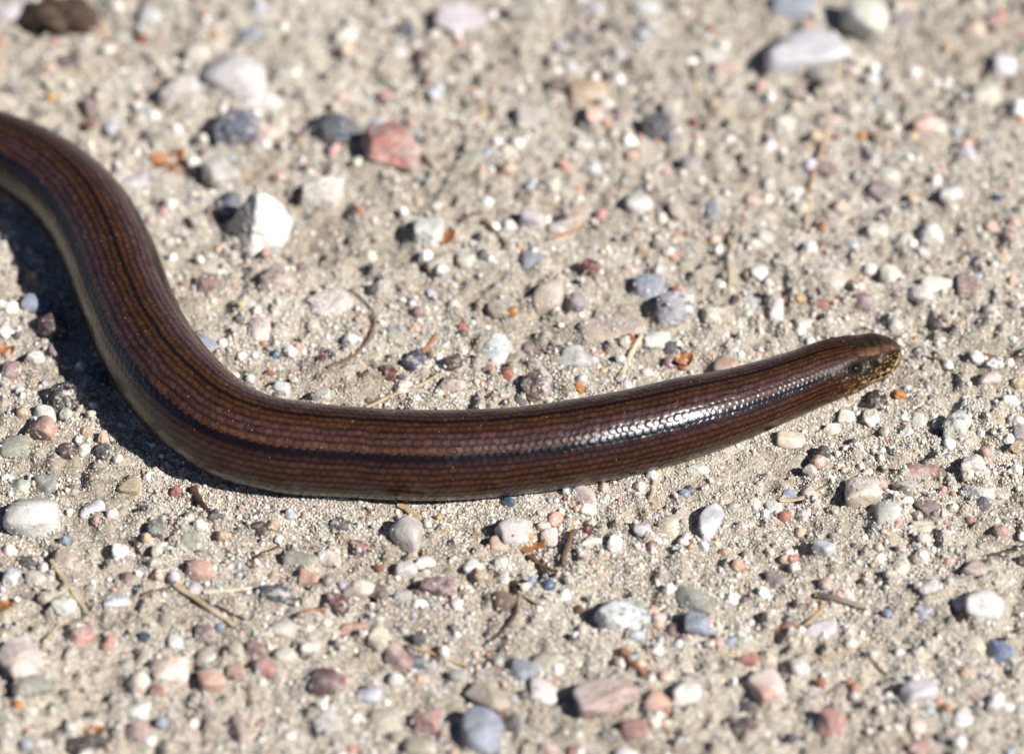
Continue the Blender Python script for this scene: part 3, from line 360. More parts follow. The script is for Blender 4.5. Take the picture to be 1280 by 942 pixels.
SMALL_STONES = [
    (-12.16, -44.71, 0.19, 1.18, 0.87, 0.74, -0.0, 'm', 0.665, 0.636, 0.616),
    (7.5, 43.71, 0.24, 1.08, 1.15, 0.92, -0.0, 'm', 0.489, 0.295, 0.245),
    (-0.37, 30.95, 0.24, 1.07, 1.13, 0.91, -0.0, 'm', 0.672, 0.667, 0.627),
    (-58.96, -33.41, 0.18, 1.31, 0.81, 0.69, -0.0, 'm', 0.222, 0.268, 0.346),
    (-48.46, 52.74, 0.23, 1.19, 1.05, 0.89, -0.0, 'm', 0.685, 0.667, 0.638),
    (-30.32, 50.24, 0.23, 1.19, 1.05, 0.89, -0.0, 'm', 0.422, 0.323, 0.228),
    (-24.24, 70.93, 0.24, 1.21, 1.07, 0.91, -0.0, 'm', 0.589, 0.427, 0.332),
    (13.6, 58.09, 0.23, 1.2, 1.06, 0.9, -0.0, 'm', 0.629, 0.578, 0.5),
    (-24.82, 61.3, -0.29, 1.2, 1.5, 0.87, -0.0, 'm', 0.588, 0.413, 0.364),
    (54.59, 66.12, 0.22, 1.01, 1.28, 0.86, -0.0, 'm', 0.286, 0.252, 0.272),
    (42.84, 45.62, 0.22, 0.99, 1.25, 0.84, -0.0, 'm', 0.568, 0.528, 0.589),
    (40.65, 45.27, 0.23, 1.18, 1.04, 0.89, -0.0, 'm', 0.287, 0.29, 0.247),
    (36.55, 40.97, 0.23, 1.18, 1.04, 0.88, -0.0, 'm', 0.47, 0.461, 0.422),
    (41.81, 26.5, 0.23, 1.16, 1.02, 0.87, -0.0, 'm', 0.616, 0.594, 0.582),
    (37.08, 49.92, 0.23, 1.19, 1.05, 0.89, -0.0, 'm', 0.614, 0.592, 0.586),
    (36.56, 62.87, 0.23, 1.2, 1.06, 0.9, -0.0, 'm', 0.573, 0.386, 0.336),
    (-12.94, 12.67, 0.22, 1.14, 1.01, 0.86, -0.0, 'm', 0.274, 0.177, 0.172),
    (21.71, 2.99, 0.21, 0.94, 1.2, 0.8, -0.0, 'm', 0.248, 0.162, 0.158),
    (-60.76, -44.34, 0.21, 1.08, 0.95, 0.81, -0.0, 'm', 0.393, 0.35, 0.293),
    (-35.46, -54.18, 0.21, 1.06, 0.94, 0.8, -0.0, 'm', 0.405, 0.365, 0.303),
    (21.59, 5.99, 0.21, 1.14, 0.96, 0.82, -0.0, 'm', 0.088, 0.086, 0.089),
    (63.63, 3.01, 0.2, 1.17, 0.92, 0.78, -0.0, 'm', 0.526, 0.504, 0.476),
    (18.19, 26.33, 0.18, 1.35, 0.82, 0.7, -0.0, 'm', 0.396, 0.307, 0.215),
    (29.67, -37.14, 0.21, 1.01, 0.96, 0.81, -0.0, 'm', 0.431, 0.274, 0.214),
    (68.93, -1.78, 0.2, 1.13, 0.92, 0.78, -0.0, 'm', 0.432, 0.344, 0.225),
    (67.46, -19.36, 0.2, 1.11, 0.9, 0.76, -0.0, 'm', 0.577, 0.539, 0.475),
    (16.06, 49.68, 0.21, 1.19, 0.94, 0.8, -0.0, 'm', 0.195, 0.085, 0.058),
    (-19.87, 25.38, 0.2, 1.16, 0.92, 0.78, -0.0, 'm', 0.635, 0.609, 0.501),
    (66.7, -37.29, 0.17, 0.76, 1.19, 0.64, -0.0, 'm', 0.072, 0.044, 0.049),
    (-29.69, 23.33, 0.17, 0.77, 1.33, 0.66, -0.0, 'm', 0.261, 0.174, 0.17),
    (52.87, -3.9, 0.16, 1.35, 0.71, 0.61, -0.0, 'q', 0.436, 0.181, 0.059),
    (36.93, -23.01, 0.15, 1.32, 0.7, 0.59, -0.0, 'm', 0.233, 0.276, 0.346),
    (-50.43, -40.09, 0.15, 1.3, 0.69, 0.58, -0.0, 'm', 0.249, 0.156, 0.161),
    (25.27, -33.34, 0.15, 1.31, 0.69, 0.59, -0.0, 'm', 0.49, 0.513, 0.539),
    (-0.53, -25.12, 0.15, 1.37, 0.66, 0.56, -0.0, 'm', 0.081, 0.113, 0.184),
    (-3.49, 35.83, 0.22, 0.98, 1.03, 0.83, -0.0, 'm', 0.68, 0.68, 0.634),
    (47.58, 66.89, 0.22, 1.01, 1.07, 0.86, -0.0, 'm', 0.403, 0.314, 0.223),
    (52.7, 64.64, 0.22, 1.0, 1.07, 0.85, -0.0, 'm', 0.501, 0.541, 0.585),
    (64.02, 71.94, 0.22, 1.01, 1.07, 0.86, -0.0, 'm', 0.4, 0.304, 0.215),
    (-66.17, -8.46, 0.21, 0.93, 0.99, 0.79, -0.0, 'm', 0.391, 0.288, 0.202),
    (-60.37, -8.74, 0.21, 0.93, 0.99, 0.79, -0.0, 'm', 0.459, 0.465, 0.429),
    (-57.53, -15.59, 0.2, 0.92, 0.98, 0.79, -0.0, 'm', 0.573, 0.549, 0.452),
    (-31.49, -30.42, 0.2, 0.91, 0.96, 0.77, -0.0, 'm', 0.396, 0.307, 0.212),
    (-21.94, -41.75, 0.2, 0.9, 0.95, 0.76, -0.0, 'm', 0.518, 0.47, 0.529),
    (4.69, -41.49, 0.2, 0.9, 0.95, 0.76, -0.0, 'm', 0.08, 0.107, 0.171),
    (70.85, 32.24, 0.21, 1.07, 0.93, 0.79, -0.0, 'm', 0.556, 0.395, 0.342),
    (15.6, -1.6, 0.2, 1.03, 0.9, 0.76, -0.0, 'm', 0.482, 0.48, 0.453),
    (-44.17, -40.58, 0.18, 1.01, 0.82, 0.7, -0.0, 's', 0.538, 0.503, 0.548),
    (-33.06, 43.25, 0.18, 1.18, 0.83, 0.71, -0.0, 'm', 0.435, 0.277, 0.228),
    (62.29, 35.32, 0.18, 1.17, 0.83, 0.7, -0.0, 'm', 0.591, 0.555, 0.481),
    (26.16, 56.02, 0.19, 1.2, 0.84, 0.72, -0.0, 'm', 0.122, 0.036, 0.037),
    (-47.48, -51.55, 0.16, 0.71, 1.13, 0.6, -0.0, 'm', 0.056, 0.072, 0.103),
    (43.88, -60.1, 0.19, 0.88, 0.9, 0.75, -0.0, 'm', 0.392, 0.215, 0.139),
    (9.84, -31.24, 0.15, 1.2, 0.69, 0.59, -0.0, 'm', 0.119, 0.034, 0.037),
    (48.87, -46.23, 0.15, 1.18, 0.68, 0.58, -0.0, 'm', 0.243, 0.287, 0.372),
    (18.47, 1.11, 0.17, 0.79, 1.1, 0.67, -0.0, 'm', 0.636, 0.565, 0.499),
    (-7.14, -45.04, 0.18, 0.82, 0.95, 0.7, -0.0, 'm', 0.65, 0.617, 0.622),
    (-0.55, -0.47, 0.19, 0.98, 0.88, 0.75, -0.0, 'm', 0.384, 0.162, 0.119),
    (-54.62, 74.91, 0.21, 1.02, 0.97, 0.82, -0.0, 'm', 0.213, 0.091, 0.058),
    (8.48, 67.44, 0.21, 1.01, 0.96, 0.82, -0.0, 'm', 0.563, 0.519, 0.566),
    (43.89, 51.55, 0.21, 0.99, 0.95, 0.8, -0.0, 'm', 0.557, 0.433, 0.322),
    (17.09, -22.28, 0.18, 0.83, 0.97, 0.7, -0.0, 'm', 0.596, 0.546, 0.478),
    (63.63, -16.1, 0.19, 0.92, 0.88, 0.75, -0.0, 'm', 0.441, 0.271, 0.228),
    (67.76, -15.29, 0.2, 0.92, 0.88, 0.75, -0.0, 'm', 0.415, 0.318, 0.223),
    (-46.02, -34.67, 0.16, 0.72, 1.08, 0.62, -0.0, 'm', 0.679, 0.659, 0.617),
    (-3.18, 1.26, 0.16, 1.17, 0.72, 0.61, -0.0, 'm', 0.248, 0.158, 0.165),
    (-6.82, 9.63, 0.18, 1.04, 0.81, 0.68, -0.0, 'm', 0.36, 0.149, 0.111),
    (9.6, -1.31, 0.19, 0.94, 0.88, 0.74, -0.0, 'm', 0.454, 0.463, 0.439),
    (22.94, -23.32, 0.17, 0.77, 1.01, 0.65, -0.0, 'm', 0.227, 0.256, 0.334),
    (43.79, 31.61, -0.09, 1.36, 0.87, 0.63, -0.0, 'm', 0.407, 0.219, 0.138),
    (12.32, -22.65, 0.18, 0.92, 0.82, 0.69, -0.0, 'm', 0.533, 0.386, 0.336),
    (7.67, -70.52, 0.17, 0.87, 0.77, 0.66, -0.0, 'm', 0.229, 0.096, 0.063),
    (16.11, 6.45, 0.19, 0.85, 0.9, 0.72, -0.0, 'm', 0.2, 0.083, 0.056),
    (18.5, -34.2, 0.18, 0.83, 0.85, 0.71, -0.0, 'm', 0.26, 0.165, 0.168),
    (-53.08, 57.28, 0.19, 1.0, 0.85, 0.72, -0.0, 'm', 0.253, 0.291, 0.378),
    (-52.8, 51.94, 0.19, 0.99, 0.84, 0.72, -0.0, 'm', 0.09, 0.086, 0.09),
    (-4.17, 57.31, 0.18, 0.8, 1.06, 0.68, -0.0, 'm', 0.429, 0.351, 0.235),
    (-5.4, 26.95, 0.17, 0.77, 1.03, 0.66, -0.0, 'm', 0.611, 0.604, 0.586),
    (50.5, 52.88, 0.19, 0.99, 0.84, 0.72, -0.0, 'q', 0.435, 0.185, 0.062),
    (36.46, 38.36, 0.18, 0.98, 0.83, 0.71, -0.0, 'm', 0.614, 0.571, 0.492),
    (29.23, 58.87, 0.19, 1.0, 0.85, 0.72, -0.0, 'm', 0.429, 0.322, 0.219),
    (-44.77, -23.3, 0.16, 0.73, 0.97, 0.62, -0.0, 'm', 0.39, 0.172, 0.143),
    (-32.51, 4.49, 0.18, 0.94, 0.8, 0.68, -0.0, 'm', 0.072, 0.101, 0.16),
    (36.96, -35.71, 0.16, 0.72, 0.96, 0.62, -0.0, 'm', 0.434, 0.182, 0.159),
    (18.6, -20.5, 0.18, 0.85, 0.82, 0.7, -0.0, 's', 0.651, 0.607, 0.602),
    (37.06, -37.67, 0.18, 0.83, 0.8, 0.68, -0.0, 'm', 0.639, 0.583, 0.517),
    (-62.93, -64.12, 0.13, 1.05, 0.59, 0.51, -0.0, 'q', 0.421, 0.17, 0.057),
    (-12.84, 4.97, 0.17, 0.95, 0.76, 0.65, -0.0, 'm', 0.661, 0.629, 0.63),
    (-19.33, 17.44, 0.18, 0.8, 0.91, 0.68, -0.0, 'm', 0.083, 0.081, 0.085),
    (-37.81, -49.04, 0.16, 0.71, 0.87, 0.61, -0.0, 'm', 0.231, 0.268, 0.349),
    (8.61, -45.25, 0.17, 0.82, 0.76, 0.65, -0.0, 'm', 0.132, 0.087, 0.065),
    (-39.78, 6.53, 0.16, 0.72, 0.96, 0.61, -0.0, 'm', 0.661, 0.659, 0.639),
    (22.9, 29.14, 0.14, 1.16, 0.62, 0.52, -0.0, 'm', 0.386, 0.227, 0.136),
    (-57.34, -12.78, 0.17, 0.83, 0.79, 0.67, -0.0, 'm', 0.407, 0.302, 0.214),
    (27.96, -34.12, 0.15, 0.91, 0.69, 0.59, -0.0, 'm', 0.39, 0.303, 0.202),
    (23.48, 2.52, 0.17, 0.79, 0.84, 0.67, -0.0, 'q', 0.43, 0.222, 0.121),
    (-26.05, 3.08, 0.18, 0.79, 0.8, 0.67, -0.0, 'm', 0.122, 0.037, 0.039),
    (0.02, 12.25, 0.12, 1.14, 0.57, 0.48, -0.0, 'q', 0.395, 0.165, 0.054),
    (-4.31, -39.46, 0.17, 0.76, 0.76, 0.64, -0.0, 'm', 0.427, 0.318, 0.223),
    (18.46, -45.29, 0.14, 0.64, 0.87, 0.55, -0.0, 'm', 0.479, 0.293, 0.227),
    (2.54, -40.58, 0.14, 0.65, 0.86, 0.55, -0.0, 'm', 0.239, 0.271, 0.359),
    (9.2, -3.11, 0.11, 1.16, 0.52, 0.44, -0.0, 'q', 0.404, 0.169, 0.057),
    (47.43, 18.67, 0.16, 0.88, 0.71, 0.6, -0.0, 'm', 0.443, 0.248, 0.157),
    (-29.79, 45.75, 0.17, 0.79, 0.84, 0.67, -0.0, 'm', 0.082, 0.08, 0.08),
    (-13.26, 36.26, 0.17, 0.78, 0.83, 0.66, -0.0, 'm', 0.464, 0.381, 0.252),
    (28.57, 29.64, 0.17, 0.78, 0.82, 0.66, -0.0, 'm', 0.615, 0.455, 0.36),
    (-52.81, -17.38, 0.16, 0.74, 0.78, 0.63, -0.0, 'm', 0.61, 0.579, 0.482),
    (-33.16, 1.41, 0.17, 0.75, 0.8, 0.64, -0.0, 'm', 0.225, 0.09, 0.063),
    (69.54, 14.27, 0.17, 0.76, 0.81, 0.65, -0.0, 'm', 0.258, 0.171, 0.172),
    (21.52, -52.06, 0.16, 0.75, 0.72, 0.61, -0.0, 'm', 0.629, 0.62, 0.6),
    (57.75, 51.07, 0.16, 0.89, 0.74, 0.63, -0.0, 'm', 0.636, 0.48, 0.352),
    (-10.75, 4.41, 0.17, 0.76, 0.76, 0.64, -0.0, 'm', 0.418, 0.316, 0.218),
    (-51.88, -52.27, 0.14, 0.64, 0.79, 0.54, -0.0, 'm', 0.419, 0.176, 0.151),
    (-60.86, 53.95, 0.14, 0.99, 0.63, 0.54, -0.0, 'm', 0.221, 0.092, 0.063),
    (-67.74, -20.24, 0.12, 0.55, 0.97, 0.47, -0.0, 'm', 0.662, 0.653, 0.626),
    (-17.48, -38.24, 0.14, 0.83, 0.61, 0.52, -0.0, 'm', 0.204, 0.083, 0.056),
    (49.91, -53.29, 0.15, 0.67, 0.71, 0.57, -0.0, 'm', 0.608, 0.622, 0.576),
    (55.44, -64.05, 0.14, 0.63, 0.74, 0.54, -0.0, 'q', 0.429, 0.215, 0.125),
    (22.62, 25.44, 0.16, 0.77, 0.72, 0.61, -0.0, 'm', 0.427, 0.233, 0.146),
    (7.17, -23.7, 0.11, 0.95, 0.51, 0.43, -0.0, 'm', 0.484, 0.497, 0.543),
    (69.14, 38.31, 0.14, 0.88, 0.62, 0.53, -0.0, 'm', 0.074, 0.107, 0.17),
    (-29.7, -0.78, 0.15, 0.66, 0.76, 0.56, -0.0, 'm', 0.591, 0.549, 0.485),
    (-35.72, -0.78, 0.15, 0.66, 0.76, 0.56, -0.0, 'm', 0.492, 0.53, 0.565),
    (3.44, -40.07, 0.14, 0.65, 0.69, 0.55, -0.0, 'q', 0.395, 0.158, 0.054),
    (9.42, 39.36, 0.15, 0.69, 0.73, 0.58, -0.0, 'm', 0.429, 0.245, 0.15),
    (56.87, 46.12, 0.15, 0.69, 0.73, 0.59, -0.0, 'm', 0.684, 0.705, 0.66),
    (23.05, 18.1, 0.15, 0.69, 0.69, 0.59, -0.0, 'm', 0.353, 0.154, 0.111),
    (-55.03, -29.54, 0.14, 0.66, 0.66, 0.56, -0.0, 'm', 0.473, 0.282, 0.23),
    (-37.82, -35.88, 0.13, 0.72, 0.58, 0.49, -0.0, 'm', 0.502, 0.49, 0.449),
    (41.38, -17.9, 0.1, 0.92, 0.43, 0.37, -0.0, 'm', 0.442, 0.244, 0.152),
    (-5.03, 69.27, 0.14, 0.71, 0.64, 0.55, -0.0, 'm', 0.409, 0.228, 0.143),
    (-46.2, -40.44, 0.13, 0.63, 0.57, 0.49, -0.0, 'm', 0.623, 0.465, 0.367),
    (46.52, -3.53, 0.12, 0.56, 0.64, 0.48, -0.0, 'm', 0.431, 0.264, 0.214),
    (-35.33, 3.79, 0.12, 0.57, 0.56, 0.48, -0.0, 'm', 0.714, 0.694, 0.674),
    (57.47, -23.19, 0.12, 0.55, 0.54, 0.46, -0.0, 'm', 0.461, 0.285, 0.226),
    (55.6, 7.53, 0.11, 0.49, 0.56, 0.42, -0.0, 'm', 0.377, 0.215, 0.133),
]
LITTER = [  # kind, points on the ground (mm), width (mm), colour, label
    ('straw', [(-62.13, 81.39), (-59.29, 74.8), (-56.92, 68.61)], 1.39, 'pinktan', 'short thick pinkish dry stalk lying against the dark bark chunk'),
    ('straw', [(-66.7, 67.0), (-62.84, 66.48), (-58.42, 66.67)], 1.21, 'straw', 'flat straw-yellow stalk lying just in front of the dark bark chunk'),
    ('twig', [(-7.37, 31.81), (-5.43, 32.71), (-3.88, 33.8)], 0.78, 'bark', 'short reddish brown rootlet beside the smooth round lavender pebble'),
    ('twig', [(-3.87, 31.51), (-2.7, 29.41), (-0.75, 26.43)], 0.93, 'bark', 'short brown bark splinter lying beside the small white and lavender pebbles'),
    ('twig', [(5.63, 27.33), (7.78, 29.71), (10.52, 32.41)], 0.62, 'rust', 'thin orange-brown twig in front of the pinkish grey flat pebble'),
    ('twig', [(-14.01, 47.69), (-12.2, 45.22), (-10.4, 42.75)], 0.63, 'bark', 'thin brown twig sticking out from under the large angular red stone'),
    ('straw', [(3.93, 36.95), (5.88, 36.22), (7.63, 35.61)], 0.63, 'straw', 'tiny yellow straw piece lying beside a cream pebble on blurred sand'),
    ('straw', [(45.53, 52.68), (43.15, 43.67), (41.22, 30.61)], 0.87, 'pinktan', "long tan dry stalk lying on sand behind the slow worm's head"),
    ('straw', [(30.93, 30.61), (30.53, 24.24), (30.2, 17.31)], 0.93, 'straw', "pale yellow grass stem lying near the granite pebble behind the worm's neck"),
    ('straw', [(26.49, 68.61), (26.81, 65.71), (27.4, 62.18)], 0.81, 'straw', 'short yellowish stem beside the pink and pale grey pebbles'),
    ('twig', [(-25.2, 0.62), (-21.87, 3.16), (-19.51, 7.43), (-19.01, 11.16), (-20.43, 15.21), (-22.59, 17.53)], 0.53, 'bark', 'thin curved brown rootlet arching round the flat lavender-pink stone'),
    ('straw', [(-19.79, -6.2), (-16.46, -3.97), (-14.23, -3.02), (-12.0, -1.74), (-10.07, 0.34)], 0.75, 'straw', "bent yellow straw reaching from the worm's back to the dusty pink pebble"),
    ('straw', [(-12.16, 5.04), (-11.16, 6.86), (-10.53, 8.12)], 0.98, 'rust', 'stubby tan stalk beside the small dark blue-black stone'),
    ('straw', [(14.69, -0.05), (16.26, 3.73), (17.84, 7.72)], 0.9, 'pale', 'pale straight straw leaning on the broad flat beige stone'),
    ('straw', [(19.62, -19.49), (18.93, -22.18), (18.26, -24.85)], 0.88, 'straw', "short straw piece pointing away from the worm's lower flank"),
    ('twig', [(54.81, 3.67), (57.08, 3.9), (59.24, 3.33)], 0.45, 'darkbark', "thin dark twig lying on sand in front of the worm's snout"),
    ('twig', [(64.29, 4.3), (66.89, 3.73), (70.61, 2.99)], 0.76, 'bark', 'brown twig beyond the snout beside small grey-white pebbles'),
    ('straw', [(35.51, -24.69), (38.56, -23.52), (42.28, -22.34)], 0.73, 'straw', 'pale straw lying beside the flat small blue-grey pebble'),
    ('straw', [(-60.35, -37.23), (-59.29, -39.56), (-57.68, -42.23), (-54.47, -47.64)], 0.65, 'straw', 'long bent tan grass stem between cream pebbles'),
    ('straw', [(-60.5, -53.53), (-59.6, -51.02), (-58.58, -48.65)], 0.57, 'straw', 'short tan straw beside the split pink-white stone'),
    ('straw', [(-43.86, -41.87), (-40.11, -45.45), (-35.83, -49.36)], 0.93, 'straw', 'thick dry grass blade lying across the small lavender pebble'),
    ('twig', [(-41.62, -43.67), (-37.93, -46.22), (-34.45, -48.35)], 0.65, 'darkbark', 'dark brown dry stem lying along the thick grass blade'),
    ('straw', [(-40.12, -43.51), (-37.69, -43.26), (-35.56, -42.74), (-33.25, -42.13)], 0.86, 'pale', 'pale knobbly straw pointing at the dark slate pebble'),
    ('twig', [(-48.25, -43.77), (-46.32, -43.05), (-44.39, -42.13)], 0.5, 'bark', 'thin brown stem beside the salmon-orange oval pebble'),
    ('twig', [(-49.8, -33.21), (-49.05, -35.67), (-47.94, -38.26)], 0.51, 'darkbark', 'thin dark rootlet beside a small white pebble'),
    ('twig', [(-42.76, -23.0), (-41.35, -25.93), (-39.83, -28.85)], 1.17, 'darkbark', "dark brown bark strip at the edge of the worm's belly"),
    ('twig', [(-34.48, -38.26), (-32.95, -35.67), (-30.67, -33.32)], 0.51, 'darkbark', 'wiry dark rootlet beside the broad grey pebble'),
    ('twig', [(-34.09, -39.04), (-33.27, -36.71), (-31.68, -35.67)], 0.5, 'bark', 'wiry brown rootlet crossing a darker one'),
    ('twig', [(-27.68, -47.99), (-25.74, -47.23), (-23.89, -46.83)], 0.86, 'rust', 'short flat orange-brown bark piece beside the grey-beige pebble'),
    ('straw', [(-15.16, -25.83), (-12.94, -27.63), (-10.47, -29.75)], 0.95, 'ochre', "ochre straw lying between the worm's belly and the rounded beige-white pebble"),
    ('twig', [(8.02, -30.96), (7.45, -33.84), (6.45, -37.23)], 1.09, 'bark', 'upright brown bark splinter beside a white angular pebble'),
    ('twig', [(2.19, -33.84), (4.0, -36.19), (5.97, -38.78)], 0.8, 'bark', 'brown curled stem trailing from the orange leaf scrap'),
    ('straw', [(-13.06, -52.03), (-9.56, -53.28), (-5.72, -54.78)], 0.64, 'ochre', 'tan straw lying beside the rose-purple angular stone'),
    ('straw', [(0.02, -41.87), (1.81, -43.15), (3.78, -44.94)], 0.5, 'straw', 'thin tan straw beside the upright brown pebble'),
    ('twig', [(0.38, -39.56), (0.55, -45.71), (-1.05, -49.26), (-3.36, -51.27)], 0.72, 'darkbark', 'dark curved strip modelled as a twig shadow past the upright brown pebble'),  # dark strip laid in the shape of a twig shadow
    ('twig', [(14.22, -52.78), (15.77, -55.53), (16.96, -58.26)], 1.42, 'rust', 'stout reddish brown twig behind the large brown-pink stone'),
    ('twig', [(39.55, -42.74), (42.36, -44.07), (46.07, -45.1)], 1.08, 'greybark', 'grey-brown flat twig lying on open sand beside the vermilion pebble'),
    ('straw', [(37.69, -48.5), (39.19, -46.72), (41.06, -44.94)], 0.64, 'ochre', 'short tan straw tucked under the flat grey-brown twig'),
    ('twig', [(62.49, -35.51), (64.9, -34.63), (67.28, -34.36)], 0.65, 'darkbark', 'dark thin twig beside the small rose-red stone'),
    ('straw', [(39.71, -55.03), (43.38, -52.53), (47.24, -50.01)], 0.5, 'ochre', 'long thin tan straw on blurred sand beside the flat lavender-white stone'),
    ('twig', [(46.18, -54.68), (47.12, -55.67), (48.29, -56.87)], 0.5, 'bark', 'tiny brown twig piece on blurred sand near a bright little white pebble'),
    ('leaf', [(-49.35, 46.45)], (4.74, 2.61), 'leaforange', 'curled orange leaf scrap with a raised tip on bare sand'),
    ('leaf', [(-10.05, 27.62)], (4.26, 2.17), 'leaforange', 'amber brown leaf scrap beside the angular white pebble'),
    ('leaf', [(23.63, 2.77)], (2.49, 1.89), 'leaforange', "bright orange leaf flake beside the salmon pebble at the worm's back"),
    ('leaf', [(-52.94, -67.08)], (2.31, 1.33), 'leafbrown', 'rust orange leaf flake beside the blackish angular stone'),
    ('leaf', [(-65.83, -46.22)], (2.15, 1.29), 'leafbrown', 'rusty brown leaf flake tucked under a white pebble'),
    ('leaf', [(2.38, -33.32)], (3.99, 1.67), 'leaforange', 'curled orange leaf scrap beside the pale grey angular stone'),
    ('leaf', [(39.08, -45.2)], (2.36, 1.0), 'leafbrown', 'small rust brown flake beside the flat grey-brown twig'),
    ('leaf', [(-69.56, 4.58)], (2.65, 1.59), 'leaforange', "orange leaf flake near the mauve pebble by the worm's shadow"),
    ('bark', [(-67.33, 79.74)], (9.59, 6.12), 'bark', 'dark brown bark chunk with a greenish worn top'),
]
WORM = [  # centre line from the snout tip to the tail tip: x, y, z, radius (mm)
    (52.97, 1.67, 3.35, 0.218), (52.52, 1.47, 3.38, 1.31), (51.85, 1.27, 3.41, 1.801), (50.62, 0.7, 3.48, 2.4),
    (48.83, 0.01, 3.58, 3.107), (46.36, -1.37, 3.72, 3.755), (44.14, -2.35, 3.73, 4.022), (41.23, -3.97, 3.87, 4.178),
    (39.0, -5.38, 3.97, 4.279), (34.56, -8.12, 4.26, 4.589), (29.59, -11.02, 4.71, 5.004), (23.58, -14.0, 5.24, 5.521),
    (17.1, -16.52, 5.38, 5.665), (7.99, -19.34, 5.52, 5.807), (-1.49, -21.11, 5.56, 5.849), (-11.15, -22.02, 5.75, 6.054),
    (-21.26, -21.27, 5.71, 6.006), (-30.32, -20.4, 5.91, 6.224), (-37.66, -17.6, 6.08, 6.402), (-44.05, -10.88, 6.33, 6.662),
    (-48.68, -2.65, 6.18, 6.505), (-52.5, 7.38, 6.04, 6.357), (-56.04, 19.14, 6.06, 6.38), (-59.95, 28.33, 5.85, 6.163),
    (-65.33, 36.31, 5.48, 5.764), (-72.86, 42.96, 4.97, 5.237), (-81.19, 47.11, 4.67, 4.917), (-90.38, 47.37, 4.46, 4.691),
    (-100.2, 42.4, 4.11, 4.327), (-109.56, 34.1, 3.65, 3.84), (-119.12, 28.64, 3.1, 3.259), (-130.42, 28.52, 2.46, 2.586),
    (-142.62, 34.51, 1.83, 1.924), (-152.99, 42.35, 1.19, 1.256), (-161.08, 49.43, 0.55, 0.575),
]

# ------------------------------------------------------------------ helpers
rng = np.random.default_rng(11)

def tag(o, label=None, cat=None, group=None, kind=None):
    if label: o['label'] = label
    if cat: o['category'] = cat
    if group: o['group'] = group
    if kind: o['kind'] = kind
    return o

def mesh_object(name, verts, faces, mat, parent=None, smooth=True):
    me = bpy.data.meshes.new(name)
    if isinstance(verts, np.ndarray):
        verts = np.ascontiguousarray(verts, dtype=np.float32)
        faces = np.ascontiguousarray(faces, dtype=np.int32)
        n, k = faces.shape
        me.vertices.add(len(verts)); me.vertices.foreach_set('co', verts.ravel())
        me.loops.add(n*k); me.loops.foreach_set('vertex_index', faces.ravel())
        me.polygons.add(n)
        me.polygons.foreach_set('loop_start', np.arange(0, n*k, k, dtype=np.int32))
        me.update(calc_edges=True)
        me.validate()
    else:
        me.from_pydata(verts, [], faces)
        me.update()
    if smooth:
        me.polygons.foreach_set('use_smooth', np.ones(len(me.polygons), dtype=bool))
    me.materials.append(mat)
    o = bpy.data.objects.new(name, me)
    col.objects.link(o)
    if parent: o.parent = parent
    return o

class Noise2:
    """Value noise on a lattice, cubic interpolation."""
    def __init__(self, seed): self.t = np.random.default_rng(seed).random((256, 256))
    def __call__(self, x, y):
        xi = np.floor(x).astype(int); yi = np.floor(y).astype(int)
        fx = x-xi; fy = y-yi
        fx = fx*fx*fx*(fx*(fx*6-15)+10); fy = fy*fy*fy*(fy*(fy*6-15)+10)
        t = self.t; a = xi & 255; b = yi & 255; c = (xi+1) & 255; d = (yi+1) & 255
        return (t[a, b]*(1-fx)+t[c, b]*fx)*(1-fy)+(t[a, d]*(1-fx)+t[c, d]*fx)*fy

n1, n2, n3, n4, n5 = (Noise2(s) for s in (1, 2, 3, 4, 5))

# ------------------------------------------------------------------ materials
def new_mat(name):
    m = bpy.data.materials.new(name); m.use_nodes = True
    nt = m.node_tree
    return m, nt, nt.nodes['Principled BSDF']

def N(nt, typ, **kw):
    n = nt.nodes.new(typ)
    for k, v in kw.items():
        if k in n.inputs.keys(): n.inputs[k].default_value = v
        else: setattr(n, k, v)
    return n

def ramp(nt, stops):
    r = nt.nodes.new('ShaderNodeValToRGB'); e = r.color_ramp.elements
    while len(e) < len(stops): e.new(0.5)
    for i, (p, c) in enumerate(stops):
        e[i].position = p; e[i].color = (*c, 1) if len(c) == 3 else c
    return r

def mix(nt, fac, a, b, typ='MIX'):
    m = nt.nodes.new('ShaderNodeMix'); m.data_type = 'RGBA'; m.blend_type = typ
    for sock, v in ((m.inputs[0], fac), (m.inputs[6], a), (m.inputs[7], b)):
        if hasattr(v, 'is_output'): nt.links.new(v, sock)
        elif isinstance(v, (int, float)): sock.default_value = v
        else: sock.default_value = (*v, 1)
    return m.outputs[2]

def bump(nt, bsdf, height, dist, strength=1.0):
    b = N(nt, 'ShaderNodeBump'); b.inputs['Distance'].default_value = dist; b.inputs['Strength'].default_value = strength
    nt.links.new(height, b.inputs['Height']); nt.links.new(b.outputs[0], bsdf.inputs['Normal'])

